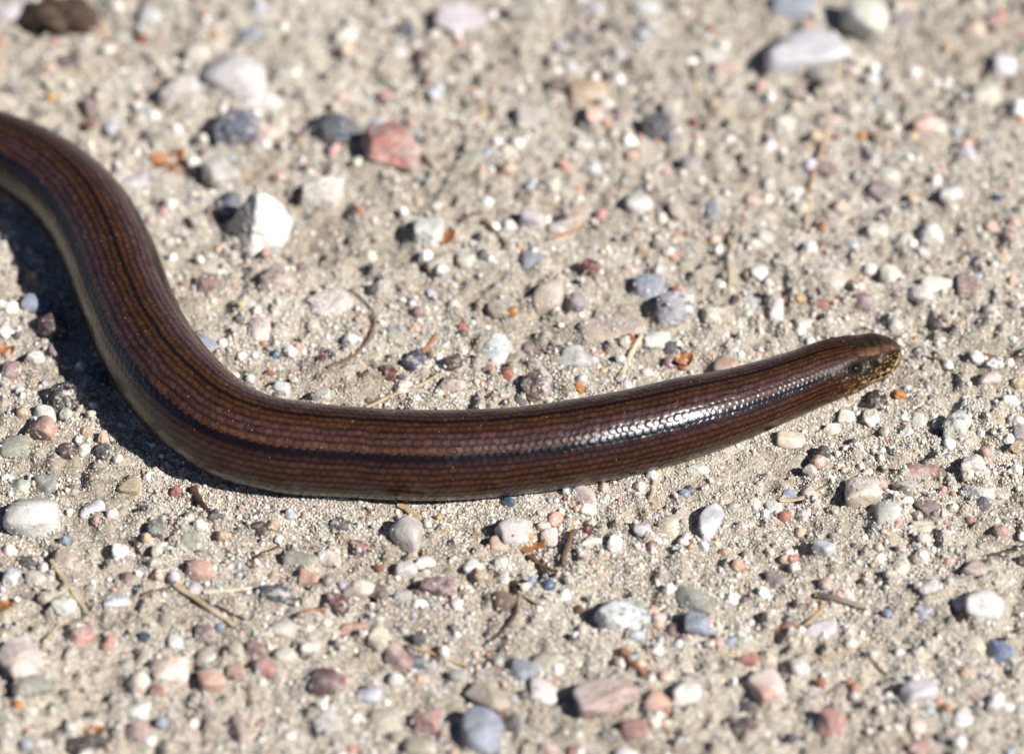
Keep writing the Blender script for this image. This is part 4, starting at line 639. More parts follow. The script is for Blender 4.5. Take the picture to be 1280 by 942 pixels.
def sand_material():
    m, nt, p = new_mat('sand')
    tc = N(nt, 'ShaderNodeTexCoord')
    a = N(nt, 'ShaderNodeTexNoise', Scale=45.0, Detail=5.0); b = N(nt, 'ShaderNodeTexNoise', Scale=2600.0, Detail=3.0)
    v = N(nt, 'ShaderNodeTexVoronoi', Scale=2400.0)
    for n in (a, b, v): nt.links.new(tc.outputs['Object'], n.inputs['Vector'])
    big = ramp(nt, [(0.35, (0.30, 0.265, 0.22)), (0.65, (0.47, 0.43, 0.37))])
    nt.links.new(a.outputs[0], big.inputs[0])
    sp = ramp(nt, [(0.0, (0.30, 0.25, 0.2)), (0.25, (0.8, 0.76, 0.7)), (0.7, (1.05, 1.03, 1.0)), (1.0, (1.6, 1.6, 1.6))])
    nt.links.new(v.outputs['Color'], sp.inputs[0])
    c = mix(nt, 0.9, big.outputs[0], sp.outputs[0], 'MULTIPLY')
    nt.links.new(c, p.inputs['Base Color'])
    p.inputs['Roughness'].default_value = 0.85
    bump(nt, p, b.outputs[0], 0.0005, 1.0)
    return m

def grain_material():
    m, nt, p = new_mat('sand_grain')
    at = N(nt, 'ShaderNodeAttribute', attribute_type='INSTANCER', attribute_name='col')
    nt.links.new(at.outputs['Color'], p.inputs['Base Color'])
    p.inputs['Roughness'].default_value = 0.42
    p.inputs['Specular IOR Level'].default_value = 0.5
    return m

def stone_material(kind):
    m, nt, p = new_mat('stone_'+kind)
    tc = N(nt, 'ShaderNodeTexCoord'); oi = N(nt, 'ShaderNodeObjectInfo')
    off = N(nt, 'ShaderNodeVectorMath', operation='ADD')
    sc = N(nt, 'ShaderNodeVectorMath', operation='SCALE'); sc.inputs['Scale'].default_value = 0.5
    comb = N(nt, 'ShaderNodeCombineXYZ')
    for i in range(3): nt.links.new(oi.outputs['Random'], comb.inputs[i])
    nt.links.new(comb.outputs[0], sc.inputs[0])
    nt.links.new(tc.outputs['Object'], off.inputs[0]); nt.links.new(sc.outputs[0], off.inputs[1])
    vec = off.outputs[0]
    def noise(s, d=4.0, rough=0.6):
        n = N(nt, 'ShaderNodeTexNoise', Scale=s, Detail=d, Roughness=rough); nt.links.new(vec, n.inputs['Vector']); return n
    base = oi.outputs['Color']
    lo = noise(330.0, 5.0, 0.65); fi = noise(3200.0, 3.0)
    r1 = ramp(nt, [(0.3, (0.62, 0.60, 0.60)), (0.5, (0.96, 0.95, 0.94)), (0.7, (1.16, 1.15, 1.13))])
    nt.links.new(lo.outputs[0], r1.inputs[0])
    c = mix(nt, 0.85, base, r1.outputs[0], 'MULTIPLY')
    tw = noise(190.0, 4.0, 0.7); rt = ramp(nt, [(0.50, (0, 0, 0)), (0.60, (1, 1, 1))]); nt.links.new(tw.outputs[0], rt.inputs[0])
    hsv = N(nt, 'ShaderNodeHueSaturation'); hsv.inputs['Saturation'].default_value = 0.45; hsv.inputs['Value'].default_value = 1.22; nt.links.new(c, hsv.inputs['Color'])
    c = mix(nt, rt.outputs[0], c, hsv.outputs[0])
    if kind == 'granite':
        a = noise(900.0, 2.0); b = noise(700.0, 2.0)
        rd = ramp(nt, [(0.40, (1, 1, 1)), (0.47, (0, 0, 0))]); nt.links.new(a.outputs[0], rd.inputs[0])
        rw = ramp(nt, [(0.55, (0, 0, 0)), (0.63, (1, 1, 1))]); nt.links.new(b.outputs[0], rw.inputs[0])
        c = mix(nt, rd.outputs[0], c, mix(nt, 0.72, c, (0.035, 0.033, 0.04)))
        c = mix(nt, rw.outputs[0], c, mix(nt, 0.7, c, (0.66, 0.60, 0.57)))
    if kind == 'quartz':
        a = noise(260.0, 2.0)
        rw = ramp(nt, [(0.5, (0, 0, 0)), (0.72, (0.7, 0.7, 0.7))]); nt.links.new(a.outputs[0], rw.inputs[0])
        c = mix(nt, rw.outputs[0], c, mix(nt, 0.55, c, (0.75, 0.72, 0.66)))
        p.inputs['Roughness'].default_value = 0.28
        p.inputs['Subsurface Weight'].default_value = 0.35
        p.inputs['Subsurface Radius'].default_value = (0.0012, 0.0009, 0.0006)
        p.inputs['Subsurface Scale'].default_value = 1.0
    else:
        p.inputs['Roughness'].default_value = 0.62
        p.inputs['Specular IOR Level'].default_value = 0.4
    # fine pits and a dusting of sand
    rf = ramp(nt, [(0.34, (0.55, 0.53, 0.52)), (0.46, (1, 1, 1))]); nt.links.new(fi.outputs[0], rf.inputs[0])
    c = mix(nt, 0.55 if kind != 'quartz' else 0.25, c, rf.outputs[0], 'MULTIPLY')
    du = noise(1500.0, 6.0, 0.75); rdu = ramp(nt, [(0.50, (0, 0, 0)), (0.64, (0.75, 0.75, 0.75))]); nt.links.new(du.outputs[0], rdu.inputs[0])
    c = mix(nt, rdu.outputs[0], c, (0.47, 0.42, 0.35))
    nt.links.new(c, p.inputs['Base Color'])
    hsum = N(nt, 'ShaderNodeMath', operation='ADD'); nt.links.new(lo.outputs[0], hsum.inputs[0]); nt.links.new(fi.outputs[0], hsum.inputs[1])
    bump(nt, p, hsum.outputs[0], 0.00022 if kind != 'quartz' else 0.0001, 0.7)
    return m

def litter_material(name, c1, c2, rough=0.6, sss=0.0):
    m, nt, p = new_mat(name)
    tc = N(nt, 'ShaderNodeTexCoord')
    n = N(nt, 'ShaderNodeTexNoise', Scale=700.0, Detail=5.0, Roughness=0.7); nt.links.new(tc.outputs['Object'], n.inputs['Vector'])
    r = ramp(nt, [(0.35, c1), (0.65, c2)]); nt.links.new(n.outputs[0], r.inputs[0])
    nt.links.new(r.outputs[0], p.inputs['Base Color']); p.inputs['Roughness'].default_value = rough
    if sss:
        p.inputs['Subsurface Weight'].default_value = sss; p.inputs['Subsurface Radius'].default_value = (0.001, 0.0005, 0.0002); p.inputs['Subsurface Scale'].default_value = 1.0
    bump(nt, p, n.outputs[0], 0.0002, 0.8)
    return m

def skin_material():
    m, nt, p = new_mat('slow_worm_skin')
    at = N(nt, 'ShaderNodeAttribute', attribute_name='pigment')
    tc = N(nt, 'ShaderNodeTexCoord')
    n = N(nt, 'ShaderNodeTexNoise', Scale=4500.0, Detail=3.0); nt.links.new(tc.outputs['Object'], n.inputs['Vector'])
    r = ramp(nt, [(0.3, (0.55, 0.52, 0.5)), (0.5, (0.95, 0.95, 0.95)), (0.72, (1.5, 1.42, 1.35))]); nt.links.new(n.outputs[0], r.inputs[0])
    c = mix(nt, 0.8, at.outputs['Color'], r.outputs[0], 'MULTIPLY')
    nt.links.new(c, p.inputs['Base Color'])
    p.inputs['Roughness'].default_value = 0.20
    p.inputs['IOR'].default_value = 1.5
    p.inputs['Specular IOR Level'].default_value = 0.36
    p.inputs['Specular Tint'].default_value = (0.82, 0.90, 1.0, 1)
    ga = N(nt, 'ShaderNodeAttribute', attribute_name='skin_gloss'); nt.links.new(ga.outputs['Fac'], p.inputs['Specular IOR Level'])
    ra = N(nt, 'ShaderNodeAttribute', attribute_name='skin_roughness'); nt.links.new(ra.outputs['Fac'], p.inputs['Roughness'])
    bump(nt, p, n.outputs[0], 0.00003, 0.6)
    return m

def plain_material(name, c, rough, spec=0.5):
    m, nt, p = new_mat(name)
    n = N(nt, 'ShaderNodeTexNoise', Scale=2500.0, Detail=3.0)
    tc = N(nt, 'ShaderNodeTexCoord'); nt.links.new(tc.outputs['Object'], n.inputs['Vector'])
    r = ramp(nt, [(0.3, tuple(v*0.7 for v in c)), (0.7, tuple(v*1.2 for v in c))]); nt.links.new(n.outputs[0], r.inputs[0])
    nt.links.new(r.outputs[0], p.inputs['Base Color'])
    p.inputs['Roughness'].default_value = rough; p.inputs['Specular IOR Level'].default_value = spec
    return m

M_SAND = sand_material(); M_GRAIN = grain_material()
M_STONE = {k: stone_material(k) for k in ('matte', 'granite', 'quartz')}
M_SKIN = skin_material()
M_EYE = plain_material('eye_gloss', (0.010, 0.005, 0.005), 0.10, 0.35)
M_IRIS = plain_material('iris_red_brown', (0.018, 0.005, 0.004), 0.12, 0.3)
M_LID = plain_material('eyelid_skin', (0.009, 0.006, 0.005), 0.55, 0.1)
M_DARK = plain_material('nostril_dark', (0.01, 0.008, 0.008), 0.2)
M_LIT = {
    'straw': litter_material('dry_straw', (0.34, 0.26, 0.16), (0.52, 0.43, 0.30)),
    'pale': litter_material('bleached_straw', (0.46, 0.38, 0.26), (0.66, 0.58, 0.44)),
    'ochre': litter_material('ochre_straw', (0.32, 0.22, 0.11), (0.47, 0.34, 0.19)),
    'pinktan': litter_material('tan_stalk', (0.34, 0.23, 0.16), (0.50, 0.37, 0.27)),
    'rust': litter_material('rusty_bark', (0.22, 0.10, 0.05), (0.42, 0.22, 0.11)),
    'bark': litter_material('brown_bark', (0.09, 0.05, 0.035), (0.22, 0.13, 0.08)),
    'darkbark': litter_material('dark_bark', (0.035, 0.022, 0.016), (0.10, 0.06, 0.04)),
    'greybark': litter_material('grey_bark', (0.12, 0.095, 0.075), (0.26, 0.21, 0.17)),
    'leaforange': litter_material('orange_leaf', (0.30, 0.11, 0.035), (0.48, 0.20, 0.07), 0.4, 0.3),
    'leafbrown': litter_material('rusty_leaf', (0.22, 0.08, 0.03), (0.40, 0.17, 0.06), 0.5, 0.2),
}

# ------------------------------------------------------------------ ground
WP = np.array(WORM)

def axis_coords(lo, hi, step, far):
    mid = np.arange(lo, hi+step/2, step)
    out = []; d = step; x = hi
    while x < far:
        d *= 1.22; x += d; out.append(x)
    out2 = []; d = step; x = lo
    while x > -far:
        d *= 1.22; x -= d; out2.append(x)
    return np.concatenate([np.array(out2[::-1]), mid, np.array(out)])

GX0, GX1, GY0, GY1, GS = -112.0, 112.0, -100.0, 125.0, 0.42
gx = axis_coords(GX0, GX1, GS, 20000.0); gy = axis_coords(GY0, GY1, GS, 20000.0)
XX, YY = np.meshgrid(gx, gy)

def base_height(x, y):
    h = 1.6*(n1(x/38, y/38)-0.5)
    h += 0.9*(n2(x/11+7, y/11)-0.5)
    h += 1.0*(n3(x/4.2, y/4.2+3)-0.5)
    clod = n4(x/2.0, y/2.0)
    h += 0.95*(np.abs(clod-0.5)*2)**0.8*np.sign(clod-0.5)*0.5*(0.35+1.3*n1(x/16+5, y/16+9)) + 0.36*(n5(x/0.95, y/0.95)-0.5)
    crumb = np.maximum(0, n4(x/1.5+13, y/1.5+2)-0.60); pit = np.maximum(0, 0.36-n2(x/1.8+31, y/1.8+17))
    rough = 0.5+1.1*n3(x/12+2, y/12+6)
    h += (2.1*crumb-2.6*pit)*rough
    return h

ZZ = base_height(XX, YY)
# the animal lies on firm sand: level the relief under it
px, py = WP[:, 0], WP[:, 1]
path = []
for i in range(len(WP)-1):
    n = max(2, int(np.hypot(px[i+1]-px[i], py[i+1]-py[i])/0.8))
    for t in np.linspace(0, 1, n, endpoint=False):
        path.append(WP[i]*(1-t)+WP[i+1]*t)
path = np.array(path)
inner = (np.abs(XX) < 130) & (YY > -110) & (YY < 130)
dworm = np.full(XX.shape, 99.0)
ii = np.argwhere(inner)
for cx, cy, cz, cr in path[::3]:
    ix0, ix1 = np.searchsorted(gx, [cx-14, cx+14]); iy0, iy1 = np.searchsorted(gy, [cy-14, cy+14])
    sub = dworm[iy0:iy1, ix0:ix1]
    np.minimum(sub, np.hypot(XX[iy0:iy1, ix0:ix1]-cx, YY[iy0:iy1, ix0:ix1]-cy)-cr, out=sub)
wgt = np.clip(dworm/5.0, 0, 1)
ZZ = ZZ*(0.35+0.65*wgt)
ZZ += 0.75*np.exp(-((dworm+2.4)/1.5)**2)*(0.25+0.9*n3(XX/1.7+11, YY/1.7))   # sand pushed up along the belly
GRAIN_OFF = np.zeros(XX.shape, dtype=bool)
ALL = [p[:11] for p in PEBBLES]+[p[:11] for p in SMALL_STONES]
for (x, y, z, a, b, c, yaw, k, *_r) in ALL:
    R = max(a, b)*1.8+2
    ix0, ix1 = np.searchsorted(gx, [x-R, x+R]); iy0, iy1 = np.searchsorted(gy, [y-R, y+R])
    dx = XX[iy0:iy1, ix0:ix1]-x; dy = YY[iy0:iy1, ix0:ix1]-y
    u = (dx*math.cos(yaw)+dy*math.sin(yaw))/a; v = (-dx*math.sin(yaw)+dy*math.cos(yaw))/b
    q = np.hypot(u, v); e = (q-0.85)*min(a, b)
    s = ZZ[iy0:iy1, ix0:ix1]
    s += 0.30*np.exp(-(e/1.0)**2)*(0.3+n2(dx*1.1+x, dy*1.1+y)*1.4)*min(1.0, c/1.5)
    GRAIN_OFF[iy0:iy1, ix0:ix1] |= q < 0.72
fade = np.clip((np.hypot(XX, YY)-200)/400, 0, 1)
ZZ = ZZ*(1-fade)

ny, nx = XX.shape
gv = np.stack([XX, YY, ZZ], -1).reshape(-1, 3)*MM
idx = np.arange(ny*nx).reshape(ny, nx)
gf = np.stack([idx[:-1, :-1], idx[:-1, 1:], idx[1:, 1:], idx[1:, :-1]], -1).reshape(-1, 4)
ground = mesh_object('ground', gv, gf, M_SAND)
tag(ground, 'sandy gravel path surface', None, None, 'structure')

def ground_z(x, y):
    x = np.asarray(x, float); y = np.asarray(y, float)
    fx = np.clip(np.interp(x, gx, np.arange(nx)), 0, nx-1.001); fy = np.clip(np.interp(y, gy, np.arange(ny)), 0, ny-1.001)
    i = fx.astype(int); j = fy.astype(int); u = fx-i; v = fy-j
    return (ZZ[j, i]*(1-u)+ZZ[j, i+1]*u)*(1-v)+(ZZ[j+1, i]*(1-u)+ZZ[j+1, i+1]*u)*v

def lookup(arr, x, y):
    i = np.clip(np.rint(np.interp(x, gx, np.arange(nx))).astype(int), 0, nx-1)
    j = np.clip(np.rint(np.interp(y, gy, np.arange(ny))).astype(int), 0, ny-1)
    return arr[j, i]

# ------------------------------------------------------------------ slow worm
def catmull(P, n_sub):
    P = np.asarray(P, float); out = []
    Q = np.vstack([2*P[0]-P[1], P, 2*P[-1]-P[-2]])
    for i in range(1, len(Q)-2):
        p0, p1, p2, p3 = Q[i-1], Q[i], Q[i+1], Q[i+2]
        t0 = 0; t1 = t0+np.linalg.norm(p1[:3]-p0[:3])**0.5; t2 = t1+np.linalg.norm(p2[:3]-p1[:3])**0.5; t3 = t2+np.linalg.norm(p3[:3]-p2[:3])**0.5
        for t in np.linspace(t1, t2, n_sub, endpoint=False):
            A1 = (t1-t)/(t1-t0)*p0+(t-t0)/(t1-t0)*p1; A2 = (t2-t)/(t2-t1)*p1+(t-t1)/(t2-t1)*p2; A3 = (t3-t)/(t3-t2)*p2+(t-t2)/(t3-t2)*p3
            B1 = (t2-t)/(t2-t0)*A1+(t-t0)/(t2-t0)*A2; B2 = (t3-t)/(t3-t1)*A2+(t-t1)/(t3-t1)*A3
            out.append((t2-t)/(t2-t1)*B1+(t-t1)/(t2-t1)*B2)
    out.append(P[-1])
    return np.array(out)

def gsmooth(a, sig):
    k = int(sig*4)+1; w = np.exp(-0.5*(np.arange(-k, k+1)/sig)**2); w /= w.sum()
    pad = np.concatenate([2*a[0]-a[k:0:-1], a, 2*a[-1]-a[-2:-k-2:-1]])
    return np.convolve(pad, w, 'valid')

fine = catmull(WP, 40)
seg = np.concatenate([[0], np.cumsum(np.linalg.norm(np.diff(fine[:, :3], axis=0), axis=1))])
LEN = seg[-1]
VIS = 190.0
ss = np.concatenate([np.array([0.02, 0.05, 0.09]), np.arange(0.14, VIS, 0.14), np.arange(VIS, LEN, 0.5), [LEN]])
uni = np.arange(0, LEN, 0.1)
def chan(i):
    a = np.interp(uni, seg, fine[:, i]); return gsmooth(a, 18)
CX, CY, CZ = (np.interp(ss, uni, chan(i)) for i in range(3))
r_raw = np.sqrt(np.maximum(0, np.interp(uni, seg, fine[:, 3]**2*np.sign(fine[:, 3]))))
r_sm = gsmooth(r_raw, 22)
bl = np.clip((uni-2.5)/5.0, 0, 1)
r_u = r_raw*(1-bl)+r_sm*bl
# blunt rounded snout
kd = np.array([0, 0.08, 0.22, 0.45, 0.86, 1.4, 2.15, 3.2, 4.4, 5.6]); kr = np.array([0.0, 0.62, 1.02, 1.42, 1.86, 2.28, 2.72, 3.17, 3.52, 3.76])
r_tip = np.interp(np.sqrt(uni), np.sqrt(kd), kr)
bl = np.clip((uni-3.6)/2.0, 0, 1)
r_u = r_tip*(1-bl)+r_u*bl
r_u = np.where(uni > 0.6, gsmooth(r_u, 3), r_u)
RR = np.interp(ss, uni, r_u)
C = np.stack([CX, CY, CZ], -1)
T = -np.gradient(C, ss, axis=0); T /= np.linalg.norm(T, axis=1)[:, None]
U = np.array([0, 0, 1.0])-T*T[:, 2:3]; U /= np.linalg.norm(U, axis=1)[:, None]
RT = np.cross(T, U)
NA = 224
NROW = 40
th = np.linspace(-math.pi, math.pi, NA, endpoint=False)
SSg, TH = np.meshgrid(ss, th, indexing='ij')
Rg = np.repeat(RR[:, None], NA, 1)
Rg = Rg*(1+0.022*(n2(SSg/7.0+3, TH*1.3+20)-0.5)+0.012*(n5(SSg/2.5+8, TH*2.0+20)-0.5)*np.clip(SSg/20, 0, 1))
ad = np.abs(np.degrees(TH))
# scale lattice
slen = np.clip(0.178*RR, 0.35, 1.25)
ulat = np.cumsum(np.concatenate([[0], np.diff(ss)/slen[1:]]))
UL = np.repeat(ulat[:, None], NA, 1)
VL = (TH+math.pi)/(2*math.pi)*NROW
VL = VL+0.30*(n1(SSg/2.3+4, TH*2.2+30)-0.5)+0.16*(n2(SSg/0.9, TH*5+30)-0.5)
UL = UL+0.55*(n3(SSg/3.1, TH*2.5+50)-0.5)+0.25*(n4(SSg/1.1, TH*6+50)-0.5)
J = np.floor(VL).astype(int) % NROW; wv = VL-np.floor(VL)-0.5
ph = UL+0.5*(J % 2)-0.34*(1-(2*wv)**2)
cell_i = np.floor(ph).astype(int); t = ph-cell_i
hsh = np.modf(np.sin(cell_i*12.9898+J*78.233)*43758.5453)[0]; hsh = np.abs(hsh)
body_w = np.clip((SSg-9.5)/6.0, 0, 1)                       # scales fade into smooth head shields
relief = (t**1.3*np.clip((1-t)/0.14, 0, 1))*(1-0.5*(2*wv)**2)-0.45*np.clip((np.abs(wv)-0.36)/0.14, 0, 1)
relief += 0.45*(hsh-0.5)
amp = 0.052*np.clip(Rg/5, 0.3, 1.1)
# head shields: irregular large plates as shallow grooves
hr = np.random.default_rng(4)
seeds = np.stack([hr.uniform(0.3, 15, 110), hr.uniform(-180, 180, 110)], -1)
hm = ss < 16
hS, hT = SSg[hm], np.degrees(TH[hm])
d1 = np.full(hS.shape, 9e9); d2 = d1.copy(); pid = np.zeros(hS.shape, int)
for si_, (sx_, tx_) in enumerate(seeds):
    for k in (-360, 0, 360):
        dd = ((hS-sx_)/1.15)**2+((hT-tx_+k)/24.0*np.clip(Rg[hm]/3.4, .3, 2))**2
        lt = dd < d1; d2 = np.where(lt, d1, np.minimum(d2, dd)); d1 = np.where(lt, dd, d1); pid = np.where(lt, si_, pid)
plate = np.full(SSg.shape, 0.5); plate[hm] = np.random.default_rng(3).random(110)[pid]
groove = np.zeros_like(SSg); groove[hm] = np.clip(1-(np.sqrt(d2)-np.sqrt(d1))/0.16, 0, 1)
disp = amp*relief*body_w-0.075*groove*(1-body_w)*np.clip(SSg/1.2, 0, 1)
g = lambda x, m, s: np.exp(-0.5*((x-m)/s)**2)
# mouth line, brow ridge, eye socket
mouth = g(ad, 92-1.2*(SSg-5)*(SSg > 5), 2.8)*np.clip((SSg-0.6)/0.8, 0, 1)*np.clip((11-SSg)/1.5, 0, 1)
disp -= 0.10*mouth
disp += 0.28*g(ad, 32, 9)*g(SSg, 8.2, 2.2)
disp -= 0.25*g(ad, 53, 12)*g(SSg, 8.8, 1.1)
disp -= 0.12*g(ad, 62, 12)*g(SSg, 3.6, 1.4)
disp += 0.42*g(ad, 72, 30)*g(SSg, 8.2, 3.0)
Rd = Rg+disp
lx = np.sin(TH)*Rd; lz = np.cos(TH)*Rd
hd = np.clip((13-SSg)/5, 0, 1)
lx = lx*(1+0.05*hd); lz = np.where(lz > 0, lz*(1-0.06*hd), lz)
flat = -0.86*Rg
lz = np.where(lz < flat, flat+(lz-flat)*0.35, lz)            # belly pressed flat
WV = C[:, None, :]+lx[..., None]*RT[:, None, :]+lz[..., None]*U[:, None, :]
# pigment
def band(c): return np.array(c, float)
col_b = np.zeros(SSg.shape+(3,))
mott = n3(SSg*1.7, TH*9+40)
stops = [(0, (0.100, 0.058, 0.030)), (11, (0.120, 0.068, 0.038)), (17, (0.090, 0.055, 0.044)), (23, (0.135, 0.084, 0.082)), (36, (0.130, 0.082, 0.086)),
         (41, (0.150, 0.092, 0.068)), (44.5, (0.195, 0.122, 0.080)), (47.0, (0.022, 0.016, 0.020)), (53, (0.014, 0.011, 0.015)), (57, (0.040, 0.019, 0.013)), (62, (0.110, 0.045, 0.022)),
         (90, (0.128, 0.060, 0.035)), (114, (0.125, 0.066, 0.040)), (127, (0.19, 0.145, 0.105)), (150, (0.23, 0.19, 0.15)), (180, (0.20, 0.17, 0.14))]
pos = [s[0] for s in stops]
jag = (4.2*(t-0.5)+2.6*(hsh-0.5))*np.clip(1-np.abs(ad-46)/10, 0, 1)
for ch in range(3): col_b[..., ch] = np.interp(ad+jag, pos, [s[1][ch] for s in stops])
# dark vertebral line, broken by the scales
zig = 0.45*np.sin(UL*math.pi)
vl = g(np.degrees(TH)+zig*1.4, 0, 2.2)
col_b *= (1-0.85*vl)[..., None]
# thin dark lines between the copper rows of the flank, faint ones on the back
edge = np.clip((np.abs(wv)-0.20)/0.22, 0, 1)
flank = np.clip((ad-52)/8, 0, 1)*np.clip((128-ad)/14, 0, 1)
back = np.clip((46-ad)/4, 0, 1)
col_b *= np.clip(1-(1.05*flank+0.75*back)*edge*(0.85+0.5*(mott-0.5)), 0.06, 1)[..., None]
col_b *= (1+flank*(0.35*np.sin(np.pi*np.clip(t*1.15, 0, 1))-0.12))[..., None]
# free edge of each scale darker, its middle lighter
tipd = np.clip((t-0.72)/0.2, 0, 1)*(1-np.abs(wv)*0.6)*np.where(ad > 55, 0.45, 1.0)
col_b *= (1-0.45*tipd*np.clip((135-ad)/20, 0.2, 1))[..., None]
col_b *= (1+0.5*(hsh-0.5))[..., None]
# head colours
hb = np.zeros_like(col_b)
hstops = [(0, (0.035, 0.023, 0.016)), (16, (0.050, 0.032, 0.022)), (27, (0.15, 0.085, 0.055)), (34, (0.20, 0.11, 0.07)), (44, (0.040, 0.025, 0.016)), (64, (0.035, 0.022, 0.014)), (80, (0.100, 0.058, 0.030)),
          (108, (0.17, 0.115, 0.065)), (130, (0.22, 0.17, 0.12)), (180, (0.24, 0.20, 0.15))]
for ch in range(3): hb[..., ch] = np.interp(ad, [s[0] for s in hstops], [s[1][ch] for s in hstops])
bl1 = n4(SSg*2.3+9, TH*8+60); bl2 = n5(SSg*1.1+3, TH*5+20)
hb *= (0.40+0.75*bl1+0.65*plate)[..., None]
dark = np.clip((bl2-0.56)/0.1, 0, 1)*np.clip((ad-70)/10, 0, 1)*np.clip((120-ad)/10, 0, 1)
hb *= (1-0.75*dark)[..., None]
hb *= (1-0.7*groove)[..., None]
hb *= (1-0.8*mouth)[..., None]
hb *= (1-0.7*np.clip(1.5*g(ad, 53, 14)*g(SSg, 8.6, 1.7), 0, 1))[..., None]   # dark skin round the eye
sr = np.random.default_rng(8)
spots = np.zeros_like(SSg)
for k in range(34):
    s0 = sr.uniform(1.0, 9.5); a0 = sr.choice([82, 101])+sr.uniform(-5, 5) if k > 8 else sr.uniform(50, 90); w0 = sr.uniform(0.18, 0.40)*(1 if k > 8 else 0.6)
    if k <= 8: s0 = sr.uniform(0.5, 2.2)
    for sg in (-1, 1):
        q = ((SSg-s0)/(w0*1.25))**2+((np.degrees(TH)*sg-a0)*0.0174*np.maximum(Rg, .6)/(w0*0.8))**2
        spots = np.maximum(spots, np.clip(1.4-q, 0, 1))
hb = hb*(1-spots[..., None])+np.array((0.62, 0.52, 0.32))*spots[..., None]
fl = np.zeros_like(SSg)
for k in range(210):
    s0 = sr.uniform(0.3, 14.5); a0 = sr.uniform(46, 128); w0 = sr.uniform(0.07, 0.20)
    for sg in (-1, 1):
        q = ((SSg-s0)/(w0*1.3))**2+((np.degrees(TH)*sg-a0)*0.0174*np.maximum(Rg, .6)/(w0*0.8))**2
        fl = np.maximum(fl, np.clip(1.5-q, 0, 1)*sr.uniform(0.3, 1.0))
hb = hb*(1-fl[..., None])+np.array((0.50, 0.31, 0.14))*fl[..., None]
hw = np.clip((14.0-SSg+5*(mott-0.5))/4.0, 0, 1)[..., None]
hw = np.where((ad < 48)[..., None], np.clip((10.5-SSg)/4.0, 0, 1)[..., None], hw)
pig = hb*0.58*hw+np.clip(col_b*0.34, 0, 1)*np.array((1.2, 0.95, 0.82))*(1-hw)
bodyw = np.where(ad < 47, 1.12, 0.85)[..., None]*(1-hw)+hw
pl = pig.mean(-1, keepdims=True)
pig = np.clip(pl+(pig-pl)*1.12, 0.002, 1)*bodyw
nS = len(ss)
verts = np.vstack([WV.reshape(-1, 3), (C[0]+T[0]*0.03)[None], C[-1][None]])*MM
ix = np.arange(nS*NA).reshape(nS, NA); nxt = np.roll(ix, -1, axis=1)
quads = np.stack([ix[:-1], ix[1:], nxt[1:], nxt[:-1]], -1).reshape(-1, 4)
me = bpy.data.meshes.new('body')
tris = [(ix[0, j], nxt[0, j], nS*NA) for j in range(NA)]+[(nxt[-1, j], ix[-1, j], nS*NA+1) for j in range(NA)]
tris = np.array(tris)
me.vertices.add(len(verts)); me.vertices.foreach_set('co', verts.astype(np.float32).ravel())
loops = np.concatenate([quads.ravel(), tris.ravel()]).astype(np.int32)
me.loops.add(len(loops)); me.loops.foreach_set('vertex_index', loops)
me.polygons.add(len(quads)+len(tris))
me.polygons.foreach_set('loop_start', np.concatenate([np.arange(len(quads))*4, len(quads)*4+np.arange(len(tris))*3]).astype(np.int32))
me.update(calc_edges=True)
me.polygons.foreach_set('use_smooth', np.ones(len(me.polygons), dtype=bool))
ca = me.color_attributes.new('pigment', 'FLOAT_COLOR', 'POINT')
rgba = np.ones((len(verts), 4), dtype=np.float32); rgba[:nS*NA, :3] = np.clip(pig.reshape(-1, 3), 0.003, 0.8); rgba[nS*NA:, :3] = (0.06, 0.04, 0.03)
ca.data.foreach_set('color', rgba.ravel())
ra = me.attributes.new('skin_roughness', 'FLOAT', 'POINT')
rv = np.full(len(verts), 0.4, dtype=np.float32); rv[:nS*NA] = (0.255+0.10*np.clip((15.5-SSg)/3.0, 0, 1)+0.05*(hsh-0.5)).ravel(); ra.data.foreach_set('value', rv)
ga = me.attributes.new('skin_gloss', 'FLOAT', 'POINT')
gv_ = np.full(len(verts), 0.15, dtype=np.float32); gv_[:nS*NA] = (0.48-0.37*np.clip((20.0-SSg)/7.0, 0, 1)).ravel(); ga.data.foreach_set('value', gv_)
me.materials.append(M_SKIN)
worm = bpy.data.objects.new('slow_worm', None)
worm.empty_display_size = 0.005
wi = np.argmin(np.abs(ss-60)); worm_base = Vector((C[wi, 0]*MM, C[wi, 1]*MM, 0))
worm.location = worm_base
col.objects.link(worm)
tag(worm, 'glossy bronze-brown slow worm with dark stripes gliding over the gravelly sand', 'slow worm')
def adopt(o):
    o.parent = worm; o.matrix_parent_inverse = Matrix.Translation(-worm_base); return o
body = bpy.data.objects.new('body', me); col.objects.link(body); adopt(body)

def on_head(s, deg, lift):
    i = np.argmin(np.abs(ss-s)); a = math.radians(deg); j = int(round((a+math.pi)/(2*math.pi)*NA)) % NA
    P = WV[i, j]; ta = WV[i+4, j]-WV[i-4, j]; tb = WV[i, (j+3) % NA]-WV[i, j-3]
    n = np.cross(ta, tb); n /= np.linalg.norm(n)
    if np.dot(n, P-C[i]) < 0: n = -n
    ta = -ta/np.linalg.norm(ta)
    return Vector(P+n*lift)*MM, Vector(n), Vector(ta)

def frame(P, n, ta):
    y = n.cross(ta).normalized(); x = y.cross(n).normalized()
    m = Matrix((x, y, n)).transposed().to_4x4(); m.translation = P; return m

def bm_object(name, bm, mat, parent=None):
    me = bpy.data.meshes.new(name); bm.to_mesh(me); bm.free()
    me.polygons.foreach_set('use_smooth', np.ones(len(me.polygons), dtype=bool)); me.materials.append(mat)
    o = bpy.data.objects.new(name, me); col.objects.link(o); o.parent = parent; return o

